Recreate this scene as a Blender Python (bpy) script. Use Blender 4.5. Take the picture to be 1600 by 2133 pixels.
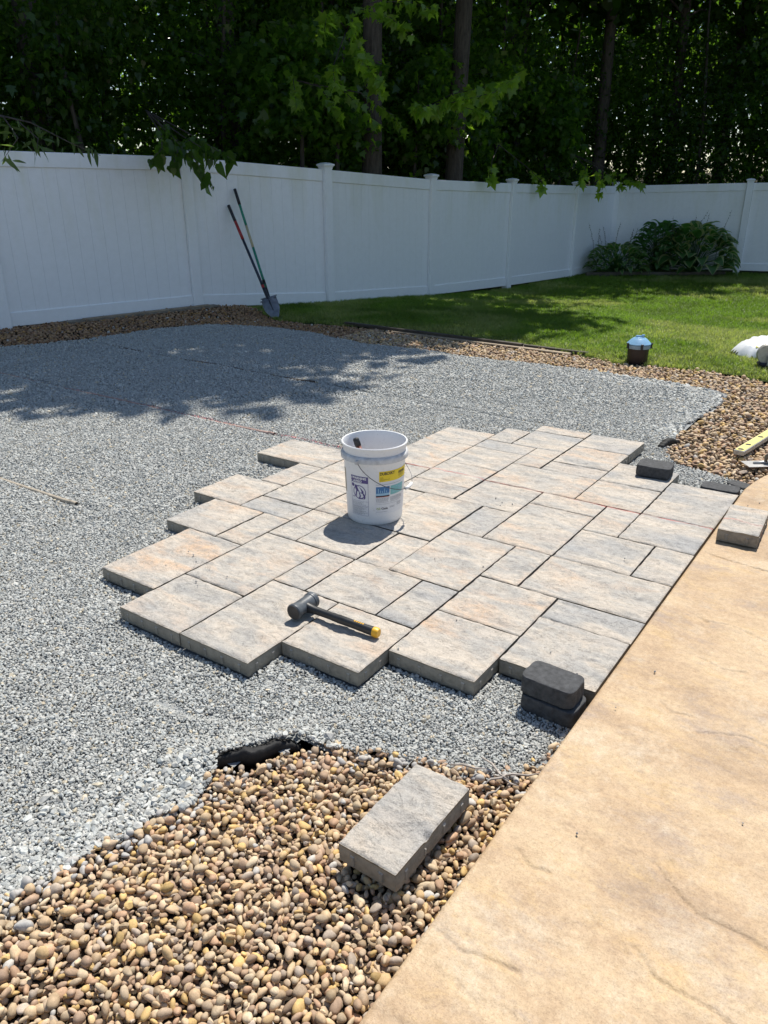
import bpy, math, random
import numpy as np
from mathutils import Vector, Matrix, Euler

for o in list(bpy.data.objects):
    bpy.data.objects.remove(o)
scene = bpy.context.scene
rng = np.random.default_rng(7)
random.seed(7)
R = math.radians
COL = scene.collection

# ------------------------------------------------------------------ camera
YAW, PITCH, ROLL = R(-34.642), R(22.832), R(-0.138)
CAM = Vector((2.5755, -1.5063, 1.4372))
FPX = 1617.29
fwd = Vector((math.sin(YAW)*math.cos(PITCH), math.cos(YAW)*math.cos(PITCH), -math.sin(PITCH)))
rt0 = Vector((math.cos(YAW), -math.sin(YAW), 0))
up0 = rt0.cross(fwd)
rt = rt0*math.cos(ROLL) + up0*math.sin(ROLL)
up = -rt0*math.sin(ROLL) + up0*math.cos(ROLL)
cd = bpy.data.cameras.new('camera')
cam = bpy.data.objects.new('camera', cd)
COL.objects.link(cam)
cam.matrix_world = Matrix(((rt.x, up.x, -fwd.x, CAM.x), (rt.y, up.y, -fwd.y, CAM.y), (rt.z, up.z, -fwd.z, CAM.z), (0, 0, 0, 1)))
cd.sensor_fit = 'HORIZONTAL'; cd.sensor_width = 36.0; cd.lens = FPX/1600*36.0
cd.clip_start = 0.05; cd.clip_end = 500
scene.camera = cam

# ------------------------------------------------------------------ light
SUN_EL = R(61.5)
to_sun = Vector((-0.04, 0.20, 0)).normalized()*math.cos(SUN_EL) + Vector((0, 0, math.sin(SUN_EL)))
world = bpy.data.worlds.new('World'); scene.world = world; world.use_nodes = True
wn = world.node_tree.nodes; wn.clear()
sky = wn.new('ShaderNodeTexSky'); sky.sky_type = 'NISHITA'; sky.sun_disc = False
sky.sun_elevation = SUN_EL
sky.sun_rotation = math.atan2(to_sun.x, to_sun.y)
sky.air_density = 1.0; sky.dust_density = 0.6; sky.ozone_density = 1.0
bg = wn.new('ShaderNodeBackground'); bg.inputs[1].default_value = 0.108
wo = wn.new('ShaderNodeOutputWorld')
world.node_tree.links.new(sky.outputs[0], bg.inputs[0]); world.node_tree.links.new(bg.outputs[0], wo.inputs[0])
sl = bpy.data.lights.new('sun', 'SUN'); sl.energy = 4.9; sl.angle = R(0.55); sl.color = (1.0, 0.95, 0.87)
so = bpy.data.objects.new('sun', sl); COL.objects.link(so)
so.rotation_mode = 'QUATERNION'; so.rotation_quaternion = to_sun.to_track_quat('Z', 'Y'); so.location = (0, 0, 30)
scene.view_settings.view_transform = 'Standard'
scene.view_settings.look = 'None'
scene.view_settings.gamma = 1.0
scene.view_settings.exposure = 0.40
try:
    scene.view_settings.use_curve_mapping = False
    scene.cycles.max_bounces = 8
    scene.cycles.transparent_max_bounces = 8
    scene.cycles.caustics_reflective = False; scene.cycles.caustics_refractive = False
except Exception:
    pass

# ------------------------------------------------------------------ numpy noise
_T = np.random.default_rng(3).random((256, 256))
def vnoise(x, y, seed=0):
    x = np.asarray(x, float)+seed*17.31; y = np.asarray(y, float)+seed*9.77
    xi = np.floor(x).astype(int); yi = np.floor(y).astype(int)
    fx = x-xi; fy = y-yi
    fx = fx*fx*(3-2*fx); fy = fy*fy*(3-2*fy)
    a = _T[xi % 256, yi % 256]; b = _T[(xi+1) % 256, yi % 256]
    c = _T[xi % 256, (yi+1) % 256]; d = _T[(xi+1) % 256, (yi+1) % 256]
    return (a*(1-fx)+b*fx)*(1-fy)+(c*(1-fx)+d*fx)*fy
def fbm(x, y, seed=0, octv=4):
    s = 0; amp = 0.5; tot = 0
    for k in range(octv):
        s = s+amp*vnoise(x*2**k, y*2**k, seed+k*3.1); tot += amp; amp *= 0.55
    return s/tot
def sstep(a, b, x):
    t = np.clip((np.asarray(x, float)-a)/(b-a), 0, 1); return t*t*(3-2*t)

# ------------------------------------------------------------------ materials
class NT:
    def __init__(s, name):
        s.m = bpy.data.materials.new(name); s.m.use_nodes = True
        s.t = s.m.node_tree; s.t.nodes.clear()
        s.out = s.t.nodes.new('ShaderNodeOutputMaterial')
    def n(s, typ, **kw):
        nd = s.t.nodes.new(typ)
        for k, v in kw.items():
            if k.startswith('i_'):
                key = k[2:]; key = int(key) if key.isdigit() else key.replace('_', ' ')
                nd.inputs[key].default_value = v
            else: setattr(nd, k, v)
        return nd
    def l(s, a, b): s.t.links.new(a, b)
    def coord(s, which='Object'):
        return s.n('ShaderNodeTexCoord').outputs[which]
    def pos(s): return s.n('ShaderNodeNewGeometry').outputs['Position']
    def noise(s, vec, scale, detail=4, rough=0.6, dist=0.0, dims='3D'):
        nd = s.n('ShaderNodeTexNoise'); nd.inputs['Scale'].default_value = scale
        nd.inputs['Detail'].default_value = detail; nd.inputs['Roughness'].default_value = rough
        nd.inputs['Distortion'].default_value = dist
        if vec is not None: s.l(vec, nd.inputs['Vector'])
        return nd.outputs['Fac']
    def ramp(s, fac, stops):
        nd = s.n('ShaderNodeValToRGB'); e = nd.color_ramp.elements
        while len(e) < len(stops): e.new(0.5)
        for i, (p, c) in enumerate(stops):
            e[i].position = p; e[i].color = (c[0], c[1], c[2], 1) if hasattr(c, '__len__') else (c, c, c, 1)
        s.l(fac, nd.inputs[0]); return nd.outputs[0]
    def mix(s, fac, a, b, blend='MIX'):
        nd = s.n('ShaderNodeMix', data_type='RGBA', blend_type=blend)
        for v, i in ((fac, 0), (a, 6), (b, 7)):
            if hasattr(v, 'is_output'): s.l(v, nd.inputs[i])
            else: nd.inputs[i].default_value = v if i == 0 else (v[0], v[1], v[2], 1)
        return nd.outputs[2]
    def math(s, op, a, b=0.0, c=None):
        nd = s.n('ShaderNodeMath', operation=op)
        for v, i in ((a, 0), (b, 1), (c, 2)):
            if v is None: continue
            if hasattr(v, 'is_output'): s.l(v, nd.inputs[i])
            else: nd.inputs[i].default_value = v
        return nd.outputs[0]
    def sep(s, v):
        nd = s.n('ShaderNodeSeparateXYZ'); s.l(v, nd.inputs[0]); return nd.outputs
    def scalev(s, v, sc, loc=(0, 0, 0)):
        nd = s.n('ShaderNodeMapping'); nd.inputs['Scale'].default_value = sc; nd.inputs['Location'].default_value = loc
        s.l(v, nd.inputs[0]); return nd.outputs[0]
    def bump(s, h, strength=0.4, dist=0.002, normal=None):
        nd = s.n('ShaderNodeBump'); nd.inputs['Strength'].default_value = strength; nd.inputs['Distance'].default_value = dist
        s.l(h, nd.inputs['Height'])
        if normal is not None: s.l(normal, nd.inputs['Normal'])
        return nd.outputs[0]
    def bsdf(s, col, rough=0.7, metal=0.0, spec=0.4, normal=None, coat=0.0):
        nd = s.n('ShaderNodeBsdfPrincipled')
        if hasattr(col, 'is_output'): s.l(col, nd.inputs['Base Color'])
        else: nd.inputs['Base Color'].default_value = (col[0], col[1], col[2], 1)
        if hasattr(rough, 'is_output'): s.l(rough, nd.inputs['Roughness'])
        else: nd.inputs['Roughness'].default_value = rough
        nd.inputs['Metallic'].default_value = metal
        nd.inputs['Specular IOR Level'].default_value = spec
        nd.inputs['Coat Weight'].default_value = coat
        if normal is not None: s.l(normal, nd.inputs['Normal'])
        s.l(nd.outputs[0], s.out.inputs[0]); return nd

def simple(name, col, rough=0.6, metal=0.0, spec=0.4, var=0.12, scale=25, bump=0.15, dist=0.001):
    t = NT(name); c = t.coord()
    n = t.noise(c, scale, 5); n2 = t.noise(c, scale*7, 3)
    lo = [x*(1-var) for x in col]; hi = [min(1, x*(1+var)) for x in col]
    cc = t.ramp(n, [(0.3, lo), (0.7, hi)])
    t.bsdf(cc, rough, metal, spec, t.bump(n2, bump, dist)); return t.m

def stone_mat(name, source, base=None):
    """source: 'inst' reads the colour of the instance, 'obj' the object's colour"""
    t = NT(name)
    if source == 'inst':
        a = t.n('ShaderNodeAttribute', attribute_type='INSTANCER', attribute_name='col').outputs['Color']
    else:
        a = t.n('ShaderNodeObjectInfo').outputs['Color']
    p = t.pos()
    n = t.noise(p, 90, 4, 0.65); n2 = t.noise(p, 420, 3, 0.6)
    c = t.mix(0.55, a, t.ramp(n, [(0.25, (0.45, 0.42, 0.38)), (0.75, (1.25, 1.2, 1.15))]), 'MULTIPLY')
    c = t.mix(0.35, c, t.ramp(n2, [(0.35, (0.6, 0.58, 0.56)), (0.7, (1.2, 1.2, 1.2))]), 'MULTIPLY')
    t.bsdf(c, 0.72, 0, 0.3, t.bump(n2, 0.3, 0.0008)); return t.m
M_chip = stone_mat('crushed_stone', 'inst')
M_peb_i = stone_mat('river_pebble_mix', 'inst')
M_peb_o = stone_mat('river_pebble', 'obj')

def paver_mat():
    t = NT('slate_concrete_paver')
    oc = t.coord('Object'); info = t.n('ShaderNodeObjectInfo')
    off = t.n('ShaderNodeVectorMath', operation='ADD'); t.l(oc, off.inputs[0])
    rv = t.n('ShaderNodeCombineXYZ'); t.l(t.math('MULTIPLY', info.outputs['Random'], 37.0), rv.inputs[0]); t.l(t.math('MULTIPLY', info.outputs['Random'], 91.0), rv.inputs[1])
    t.l(rv.outputs[0], off.inputs[1]); v = off.outputs[0]
    vs = t.scalev(v, (1.0, 2.2, 1.0))
    n1 = t.noise(vs, 4.5, 5, 0.62, 0.8)
    n2 = t.noise(vs, 3.2, 4, 0.6, 0.6)
    n3 = t.noise(v, 38, 7, 0.8)
    n4 = t.noise(v, 260, 3, 0.7)
    base = t.ramp(n1, [(0.30, (0.37, 0.36, 0.34)), (0.45, (0.48, 0.45, 0.405)), (0.58, (0.555, 0.495, 0.42)), (0.76, (0.555, 0.51, 0.45))])
    tan = t.ramp(n2, [(0.5, (0, 0, 0)), (0.72, (1, 1, 1))])
    tanf = t.math('MULTIPLY', t.math('MULTIPLY', tan, t.ramp(n3, [(0.36, 0.25), (0.56, 1.0)])), t.sep(info.outputs['Color'])[0])
    c = t.mix(tanf, base, (0.62, 0.42, 0.27))
    gry = t.ramp(t.noise(vs, 2.3, 3, 0.5), [(0.45, 0.0), (0.65, 1.0)])
    c = t.mix(t.math('MULTIPLY', gry, t.sep(info.outputs['Color'])[1]), c, (0.37, 0.37, 0.365))
    c = t.mix(0.45, c, t.ramp(n3, [(0.35, (0.62, 0.6, 0.58)), (0.62, (1.18, 1.17, 1.15))]), 'MULTIPLY')
    c = t.mix(0.4, c, t.ramp(n4, [(0.36, (0.5, 0.5, 0.5)), (0.5, (1, 1, 1)), (0.72, (1.15, 1.15, 1.15))]), 'MULTIPLY')
    # thin dark slate veins
    vn = t.noise(t.scalev(v, (1.0, 3.0, 1.0)), 6, 5, 0.7, 1.5)
    vein = t.ramp(t.math('ABSOLUTE', t.math('SUBTRACT', vn, 0.5)), [(0.0, 0.45), (0.014, 1.0)])
    c = t.mix(0.65, c, vein, 'MULTIPLY')
    # grey concrete flanks
    g = t.n('ShaderNodeNewGeometry'); nz = t.sep(g.outputs['Normal'])[2]
    side = t.ramp(nz, [(0.25, 1.0), (0.6, 0.0)])
    sidec = t.ramp(t.noise(oc, 30, 4, 0.7), [(0.3, (0.23, 0.215, 0.185)), (0.7, (0.36, 0.335, 0.285))])
    c = t.mix(side, c, sidec)
    # red chalk snapped across the pavers and the block on the deck
    P = t.sep(g.outputs['Position'])
    wig = t.math('MULTIPLY', t.math('SUBTRACT', t.noise(g.outputs['Position'], 9, 2), 0.5), 0.016)
    dy = t.math('ABSOLUTE', t.math('SUBTRACT', t.math('ADD', P[1], wig), t.math('ADD', 1.955, t.math('MULTIPLY', P[0], 0.012))))
    w = t.noise(g.outputs['Position'], 160, 3, 0.8)
    fade = t.ramp(t.noise(g.outputs['Position'], 6, 2), [(0.35, 0.25), (0.6, 1.0)])
    line = t.math('MULTIPLY', t.ramp(t.math('ADD', dy, t.math('MULTIPLY', t.math('SUBTRACT', w, 0.5), 0.012)), [(0.002, 0.95), (0.011, 0.0)]), fade)
    c = t.mix(t.math('MULTIPLY', line, 0.95), c, (0.50, 0.10, 0.085))
    nrm = t.bump(n4, 0.7, 0.0018, t.bump(n3, 0.8, 0.010, t.bump(vein, 0.5, 0.003)))
    t.bsdf(c, 0.82, 0, 0.25, nrm); return t.m
M_paver = paver_mat()

def deck_mat():
    t = NT('stamped_tan_concrete'); p = t.pos()
    v = t.scalev(p, (1.0, 1.7, 1.0))
    n1 = t.noise(v, 2.0, 8, 0.72, 0.2); n2 = t.noise(v, 3.6, 8, 0.78, 0.2); n3 = t.noise(p, 38, 5, 0.72); n4 = t.noise(p, 240, 3, 0.75)
    c = t.ramp(n1, [(0.32, (0.32, 0.228, 0.145)), (0.45, (0.425, 0.302, 0.185)), (0.57, (0.50, 0.372, 0.232)), (0.70, (0.53, 0.415, 0.28))])
    purple = t.ramp(n2, [(0.52, 0.0), (0.66, 0.75)])
    c = t.mix(purple, c, (0.32, 0.25, 0.20))
    yel = t.ramp(t.noise(v, 4.6, 8, 0.78, 0.2), [(0.52, 0.0), (0.66, 0.5)])
    c = t.mix(yel, c, (0.52, 0.36, 0.17))
    pale = t.ramp(t.noise(t.scalev(p, (1, 1, 1), (5, 3, 0)), 3.0, 8, 0.78, 0.2), [(0.52, 0.0), (0.64, 0.65)])
    c = t.mix(pale, c, (0.54, 0.45, 0.33))
    c = t.mix(0.5, c, t.ramp(n3, [(0.32, (0.74, 0.72, 0.70)), (0.68, (1.14, 1.15, 1.16))]), 'MULTIPLY')
    c = t.mix(0.45, c, t.ramp(n4, [(0.33, (0.55, 0.52, 0.5)), (0.48, (1, 1, 1)), (0.74, (1.2, 1.2, 1.2))]), 'MULTIPLY')
    n5 = t.noise(p, 520, 2, 0.6); c = t.mix(0.8, c, t.ramp(n5, [(0.27, (0.35, 0.3, 0.26)), (0.33, (1, 1, 1)), (0.68, (1, 1, 1)), (0.76, (1.35, 1.35, 1.35))]), 'MULTIPLY')
    n6 = t.noise(p, 95, 6, 0.8); c = t.mix(0.6, c, t.ramp(n6, [(0.36, (0.78, 0.74, 0.70)), (0.5, (1, 1, 1)), (0.64, (1.16, 1.16, 1.17))]), 'MULTIPLY')
    rough = t.ramp(t.noise(p, 20, 3), [(0.3, 0.5), (0.7, 0.7)])
    t.bsdf(c, rough, 0, 0.35, t.bump(n4, 0.5, 0.0016, t.bump(n3, 0.6, 0.007))); return t.m
M_deck = deck_mat()

def vinyl_mat():
    t = NT('white_vinyl'); p = t.pos(); z = t.sep(p)[2]
    alg = t.noise(t.scalev(p, (1.0, 1.0, 0.25)), 2.3, 5, 0.65, 0.3)
    top = t.ramp(z, [(0.2, 0.0), (1.0, 1.0)])
    mr = t.n('ShaderNodeMapRange'); mr.inputs[1].default_value = 0.5; mr.inputs[2].default_value = 1.7; t.l(z, mr.inputs[0])
    f = t.math('MULTIPLY', t.ramp(alg, [(0.46, 0.0), (0.68, 0.6)]), mr.outputs[0])
    c = t.mix(f, (0.88, 0.885, 0.885), (0.70, 0.70, 0.55))
    dirt = t.ramp(t.noise(p, 14, 6, 0.75), [(0.3, (0.86, 0.86, 0.84)), (0.6, (1, 1, 1))])
    c = t.mix(0.35, c, dirt, 'MULTIPLY')
    st = t.noise(t.scalev(p, (30, 30, 1.2)), 1.0, 4, 0.6)
    c = t.mix(0.12, c, t.ramp(st, [(0.3, (0.92, 0.93, 0.93)), (0.6, (1, 1, 1))]), 'MULTIPLY')
    t.bsdf(c, 0.42, 0, 0.45, t.bump(st, 0.03, 0.001)); return t.m
M_vinyl = vinyl_mat()

def leaf_mat(name, a, b, tr, gloss=0.35):
    t = NT(name)
    g = t.n('ShaderNodeNewGeometry'); r = g.outputs['Random Per Island']
    inf = t.n('ShaderNodeObjectInfo').outputs['Random']
    c = t.mix(r, a, b)
    c = t.mix(t.math('MULTIPLY', inf, 0.35), c, (a[0]*0.6, a[1]*0.75, a[2]*0.8))
    n = t.noise(t.pos(), 60, 2); c = t.mix(0.4, c, t.ramp(n, [(0.3, (0.7, 0.7, 0.7)), (0.7, (1.15, 1.15, 1.15))]), 'MULTIPLY')
    d = t.n('ShaderNodeBsdfPrincipled'); t.l(c, d.inputs['Base Color']); d.inputs['Roughness'].default_value = gloss; d.inputs['Specular IOR Level'].default_value = 0.45
    tl = t.n('ShaderNodeBsdfTranslucent'); t.l(t.mix(1.0, c, tr, 'MULTIPLY'), tl.inputs[0])
    mx = t.n('ShaderNodeMixShader'); mx.inputs[0].default_value = 0.5
    t.l(d.outputs[0], mx.inputs[1]); t.l(tl.outputs[0], mx.inputs[2]); t.l(mx.outputs[0], t.out.inputs[0]); return t.m
M_leaf_sunlit = leaf_mat('maple_leaf_sunlit', (0.075, 0.15, 0.025), (0.16, 0.24, 0.04), (4.8, 4.4, 1.3), 0.3)  # lighter than the other foliage: sunlight painted into the leaf colour
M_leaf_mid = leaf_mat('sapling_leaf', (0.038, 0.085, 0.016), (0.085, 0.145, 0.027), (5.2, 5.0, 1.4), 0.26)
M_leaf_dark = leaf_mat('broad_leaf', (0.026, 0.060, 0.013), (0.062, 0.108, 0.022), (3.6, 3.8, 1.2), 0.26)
M_willow = leaf_mat('narrow_leaf', (0.06, 0.10, 0.03), (0.10, 0.14, 0.05), (2.0, 2.2, 1.0))
M_hosta = leaf_mat('hosta_green', (0.055, 0.14, 0.035), (0.09, 0.19, 0.05), (1.8, 2.2, 1.0), 0.4)
M_hosta_edge = leaf_mat('hosta_cream_edge', (0.34, 0.38, 0.15), (0.44, 0.46, 0.22), (1.4, 1.4, 1.0), 0.4)

def grass_mat():
    t = NT('lawn_grass')
    a = t.n('ShaderNodeAttribute', attribute_type='INSTANCER', attribute_name='col').outputs['Color']
    r = t.n('ShaderNodeNewGeometry').outputs['Random Per Island']
    c = t.mix(0.7, a, t.ramp(r, [(0.0, (0.55, 0.6, 0.5)), (0.8, (1.15, 1.15, 1.1)), (1.0, (1.9, 1.6, 1.3))]), 'MULTIPLY')
    d = t.n('ShaderNodeBsdfPrincipled'); t.l(c, d.inputs['Base Color']); d.inputs['Roughness'].default_value = 0.45; d.inputs['Specular IOR Level'].default_value = 0.35
    tl = t.n('ShaderNodeBsdfTranslucent'); t.l(t.mix(1.0, c, (1.7, 1.9, 0.9), 'MULTIPLY'), tl.inputs[0])
    mx = t.n('ShaderNodeMixShader'); mx.inputs[0].default_value = 0.45
    t.l(d.outputs[0], mx.inputs[1]); t.l(tl.outputs[0], mx.inputs[2]); t.l(mx.outputs[0], t.out.inputs[0]); return t.m
M_grass = grass_mat()

def bark_mat(name, a, b):
    t = NT(name); p = t.scalev(t.coord(), (1, 1, 0.18)); n = t.noise(p, 22, 6, 0.75, 0.4)
    c = t.ramp(n, [(0.3, a), (0.7, b)]); t.bsdf(c, 0.9, 0, 0.2, t.bump(n, 0.9, 0.02)); return t.m
M_bark = bark_mat('rough_bark', (0.035, 0.028, 0.022), (0.13, 0.11, 0.09))
M_bark_pale = bark_mat('pale_bark', (0.09, 0.08, 0.07), (0.30, 0.27, 0.23))

def soil_mat(name, cols, scale=3, fine=60):
    t = NT(name); p = t.pos(); n = t.noise(p, scale, 5, 0.7); n2 = t.noise(p, fine, 4, 0.8)
    c = t.ramp(n, [(0.3, cols[0]), (0.7, cols[1])])
    c = t.mix(0.7, c, t.ramp(n2, [(0.3, (0.45, 0.45, 0.45)), (0.7, (1.4, 1.4, 1.4))]), 'MULTIPLY')
    t.bsdf(c, 0.95, 0, 0.1, t.bump(n2, 0.8, 0.01)); return t.m
M_soil = soil_mat('forest_soil', ((0.03, 0.028, 0.015), (0.07, 0.06, 0.035)))
M_gravbase = soil_mat('stone_dust', ((0.30, 0.315, 0.32), (0.40, 0.415, 0.41)), 6, 180)
M_pebbase = soil_mat('dark_fines', ((0.05, 0.038, 0.028), (0.09, 0.07, 0.05)), 6, 120)
M_lawnbase = soil_mat('turf_soil', ((0.035, 0.05, 0.015), (0.06, 0.08, 0.025)), 3, 90)

# ------------------------------------------------------------------ mesh helpers
def finish(name, me, mats, parent=None, smooth=False, loc=None, kind=None):
    for m in (mats if isinstance(mats, (list, tuple)) else [mats]): me.materials.append(m)
    if smooth: me.polygons.foreach_set('use_smooth', np.ones(len(me.polygons), bool))
    me.update()
    o = bpy.data.objects.new(name, me); COL.objects.link(o)
    if loc is not None: o.location = loc
    if parent is not None: o.parent = parent
    if kind: o['kind'] = kind
    return o
def tag(o, label=None, cat=None, group=None, kind=None):
    if label: o['label'] = label
    if cat: o['category'] = cat
    if group: o['group'] = group
    if kind: o['kind'] = kind
    return o
def empty(name, loc=(0, 0, 0), rz=0.0, **kw):
    o = bpy.data.objects.new(name, None); COL.objects.link(o); o.location = loc; o.rotation_euler = (0, 0, rz)
    o.empty_display_size = 0.05
    return tag(o, **kw)
class MB:
    def __init__(s): s.v = []; s.f = []; s.mi = []
    def add(s, V, F, mi=0):
        b = len(s.v); s.v += [tuple(map(float, p)) for p in V]
        s.f += [tuple(b+i for i in f) for f in F]; s.mi += [mi]*len(F); return s
    def box(s, c, d, rz=0.0, mi=0, ch=0.0, M=None):
        """chamfered box: centre c, size d, chamfer on every edge"""
        x, y, z = (q/2 for q in d); k = min(ch, x*0.9, y*0.9, z*0.9)
        if k <= 0:
            V = [(sx*x, sy*y, sz*z) for sz in (-1, 1) for sy in (-1, 1) for sx in (-1, 1)]
            F = [(0, 2, 3, 1), (4, 5, 7, 6), (0, 1, 5, 4), (2, 6, 7, 3), (0, 4, 6, 2), (1, 3, 7, 5)]
        else:
            V = []
            for zz, q in ((-z, k), (-z+k, 0), (z-k, 0), (z, k)):
                xx = x-q; yy = y-q; kk = k if q == 0 else k*0.6
                V += [(-xx+kk, -yy, zz), (xx-kk, -yy, zz), (xx, -yy+kk, zz), (xx, yy-kk, zz), (xx-kk, yy, zz), (-xx+kk, yy, zz), (-xx, yy-kk, zz), (-xx, -yy+kk, zz)]
            F = [tuple(range(7, -1, -1)), tuple(range(24, 32))]
            for r in range(3):
                for i in range(8):
                    F.append((r*8+i, r*8+(i+1) % 8, (r+1)*8+(i+1) % 8, (r+1)*8+i))
        T = (M if M is not None else Matrix.Rotation(rz, 4, 'Z'))
        return s.add([T @ Vector(p)+Vector(c) for p in V], F, mi)
    def tube(s, pts, rad, n=10, mi=0, cap=True):
        pts = [Vector(p) for p in pts]
        if not hasattr(rad, '__len__'): rad = [rad]*len(pts)
        V = []; F = []; ref = Vector((0.13, 0.31, 0.94))
        for i, p in enumerate(pts):
            d = (pts[min(i+1, len(pts)-1)]-pts[max(i-1, 0)]).normalized()
            if abs(d.dot(ref)) > 0.97: ref = Vector((1, 0.1, 0))
            a = d.cross(ref).normalized(); b = d.cross(a)
            V += [p+(a*math.cos(2*math.pi*k/n)+b*math.sin(2*math.pi*k/n))*rad[i] for k in range(n)]
        for i in range(len(pts)-1):
            for k in range(n): F.append((i*n+k, i*n+(k+1) % n, (i+1)*n+(k+1) % n, (i+1)*n+k))
        if cap: F.append(tuple(range(n-1, -1, -1))); F.append(tuple(range((len(pts)-1)*n, len(pts)*n)))
        return s.add(V, F, mi)
    def lathe(s, prof, n=48, mi=0, c=(0, 0, 0), M=None):
        V = []; F = []
        for r, z in prof:
            for k in range(n):
                p = Vector((r*math.cos(2*math.pi*k/n), r*math.sin(2*math.pi*k/n), z))
                if M is not None: p = M @ p
                V.append(p+Vector(c))
        for i in range(len(prof)-1):
            for k in range(n): F.append((i*n+k, i*n+(k+1) % n, (i+1)*n+(k+1) % n, (i+1)*n+k))
        return s.add(V, F, mi)
    def mesh(s, name):
        me = bpy.data.meshes.new(name); me.from_pydata(s.v, [], s.f)
        me.polygons.foreach_set('material_index', s.mi); return me
    def build(s, name, mats, parent=None, smooth=False, **kw): return finish(name, s.mesh(name), mats, parent, smooth, **kw)

def smooth_by_angle(o, ang=35):
    me = o.data; me.polygons.foreach_set('use_smooth', np.ones(len(me.polygons), bool))
    try: me.set_sharp_from_angle(angle=R(ang))
    except Exception: pass

def npmesh(name, V, nper, F):
    """V (n,3); F flat loops, every polygon has nper corners"""
    me = bpy.data.meshes.new(name); me.vertices.add(len(V)); me.vertices.foreach_set('co', np.asarray(V, np.float32).ravel())
    F = np.asarray(F, np.int32).ravel(); nf = len(F)//nper
    me.loops.add(len(F)); me.loops.foreach_set('vertex_index', F)
    me.polygons.add(nf); me.polygons.foreach_set('loop_start', np.arange(nf, dtype=np.int32)*nper)
    try: me.polygons.foreach_set('loop_total', np.full(nf, nper, np.int32))
    except Exception: pass
    me.update(calc_edges=True); return me

def inpoly(x, y, poly):
    x = np.asarray(x); y = np.asarray(y); c = np.zeros(x.shape, bool); n = len(poly)
    for i in range(n):
        x1, y1 = poly[i]; x2, y2 = poly[(i+1) % n]
        if y1 == y2: continue
        k = ((y1 > y) != (y2 > y)) & (x < (x2-x1)*(y-y1)/(y2-y1)+x1); c ^= k
    return c
def polydist(x, y, pts):
    d = np.full(np.shape(x), 1e9)
    for (x1, y1), (x2, y2) in zip(pts[:-1], pts[1:]):
        dx, dy = x2-x1, y2-y1; L = dx*dx+dy*dy+1e-12
        t = np.clip(((x-x1)*dx+(y-y1)*dy)/L, 0, 1); d = np.minimum(d, np.hypot(x-x1-t*dx, y-y1-t*dy))
    return d

def inview(x, y, z, mx=330, my=260):
    X = np.stack([x-CAM.x, y-CAM.y, z-CAM.z], -1)
    d = X @ np.array(fwd); px = 800+FPX*(X @ np.array(rt))/np.maximum(d, 0.01); py = 1066.5-FPX*(X @ np.array(up))/np.maximum(d, 0.01)
    return (d > 0.3) & (px > -mx) & (px < 1600+mx) & (py < 2133+my) & (py > -600)
def camdist(x, y): return np.hypot(np.hypot(x-CAM.x, y-CAM.y), CAM.z)

# ------------------------------------------------------------------ layout outlines (metres, from the paver grid)
def gz(x, y):
    return -0.06-0.275*sstep(5.8, 12.5, y)+0.055*sstep(4.25, 5.1, -x)*(1-sstep(5.2, 6.6, y))
F_FRONT = [(0.45, -4.0), (0.95, -1.7), (1.13, -0.98), (1.14, -0.88), (1.16, -0.81), (1.17, -0.72), (1.215, -0.64), (1.235, -0.52), (1.225, -0.40), (1.20, -0.33),
           (1.28, -0.22), (1.33, -0.14), (1.44, -0.10), (1.56, -0.05), (1.66, -0.01), (1.78, 0.02), (1.88, 0.07), (1.94, 0.16), (1.995, 0.36)]
G_RIGHT = [(1.995, 2.80), (1.88, 2.89), (1.75, 2.92), (1.60, 2.96), (1.50, 3.02), (1.43, 3.14), (1.40, 3.30), (1.38, 3.63), (1.42, 4.14), (1.45, 4.60), (1.36, 4.90), (0.94, 5.03), (0.4, 5.06),
           (0.08, 5.11), (-0.8, 5.01), (-1.64, 5.02), (-2.15, 4.99), (-3.1, 5.21), (-3.67, 5.21), (-4.3, 4.99), (-4.55, 4.4), (-4.65, 3.4), (-4.85, 2.6), (-5.1, 1.2), (-5.2, -4.0)]
LAWN_EDGE = [(9.0, 3.6), (5.0, 4.6), (2.6, 5.25), (1.6, 5.50), (1.1, 5.62), (0.63, 5.56), (0.34, 5.50), (-0.15, 5.68), (-1.26, 5.82), (-2.16, 5.90), (-2.8, 5.76), (-3.46, 5.62), (-3.95, 5.60), (-4.5, 5.95), (-5.05, 6.1)]
GRAVEL = F_FRONT+G_RIGHT
DECK_EDGE = [(1.985, -5.0), (1.985, 2.5), (1.993, 2.68), (2.035, 2.90), (2.11, 3.10), (2.24, 3.32), (2.45, 3.55), (2.8, 3.82), (3.4, 4.12), (4.5, 4.4), (9.0, 4.7)]
# the pool deck must stop short of the lawn edge
DECK_EDGE = DECK_EDGE[:8]+[(2.8, 3.75), (3.6, 3.9), (9.0, 3.4)]
DECK = DECK_EDGE+[(9.0, -5.0)]
FENCE = [(-6.45, -1.6, 0.03), (-6.02, 0.78, 0.03), (-5.567, 3.13, 0.02), (-5.09, 5.44, 0.0), (-4.46, 7.33, -0.12), (-4.21, 9.62, -0.235), (-3.96, 11.93, -0.29), (-3.76, 14.45, -0.335),
         (-3.72, 16.62, -0.34), (-1.07, 17.1, -0.285), (1.33, 17.55, -0.28), (3.75, 17.95, -0.27), (6.2, 18.3, -0.26)]
YARD = [(p[0], p[1]) for p in FENCE]+[(14.0, 19.0), (14.0, -6), (-6.35, -6)]

FLAP = [(1.150, -0.355), (1.185, -0.330), (1.225, -0.285), (1.262, -0.262), (1.272, -0.225), (1.293, -0.175), (1.330, -0.135)]
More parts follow.
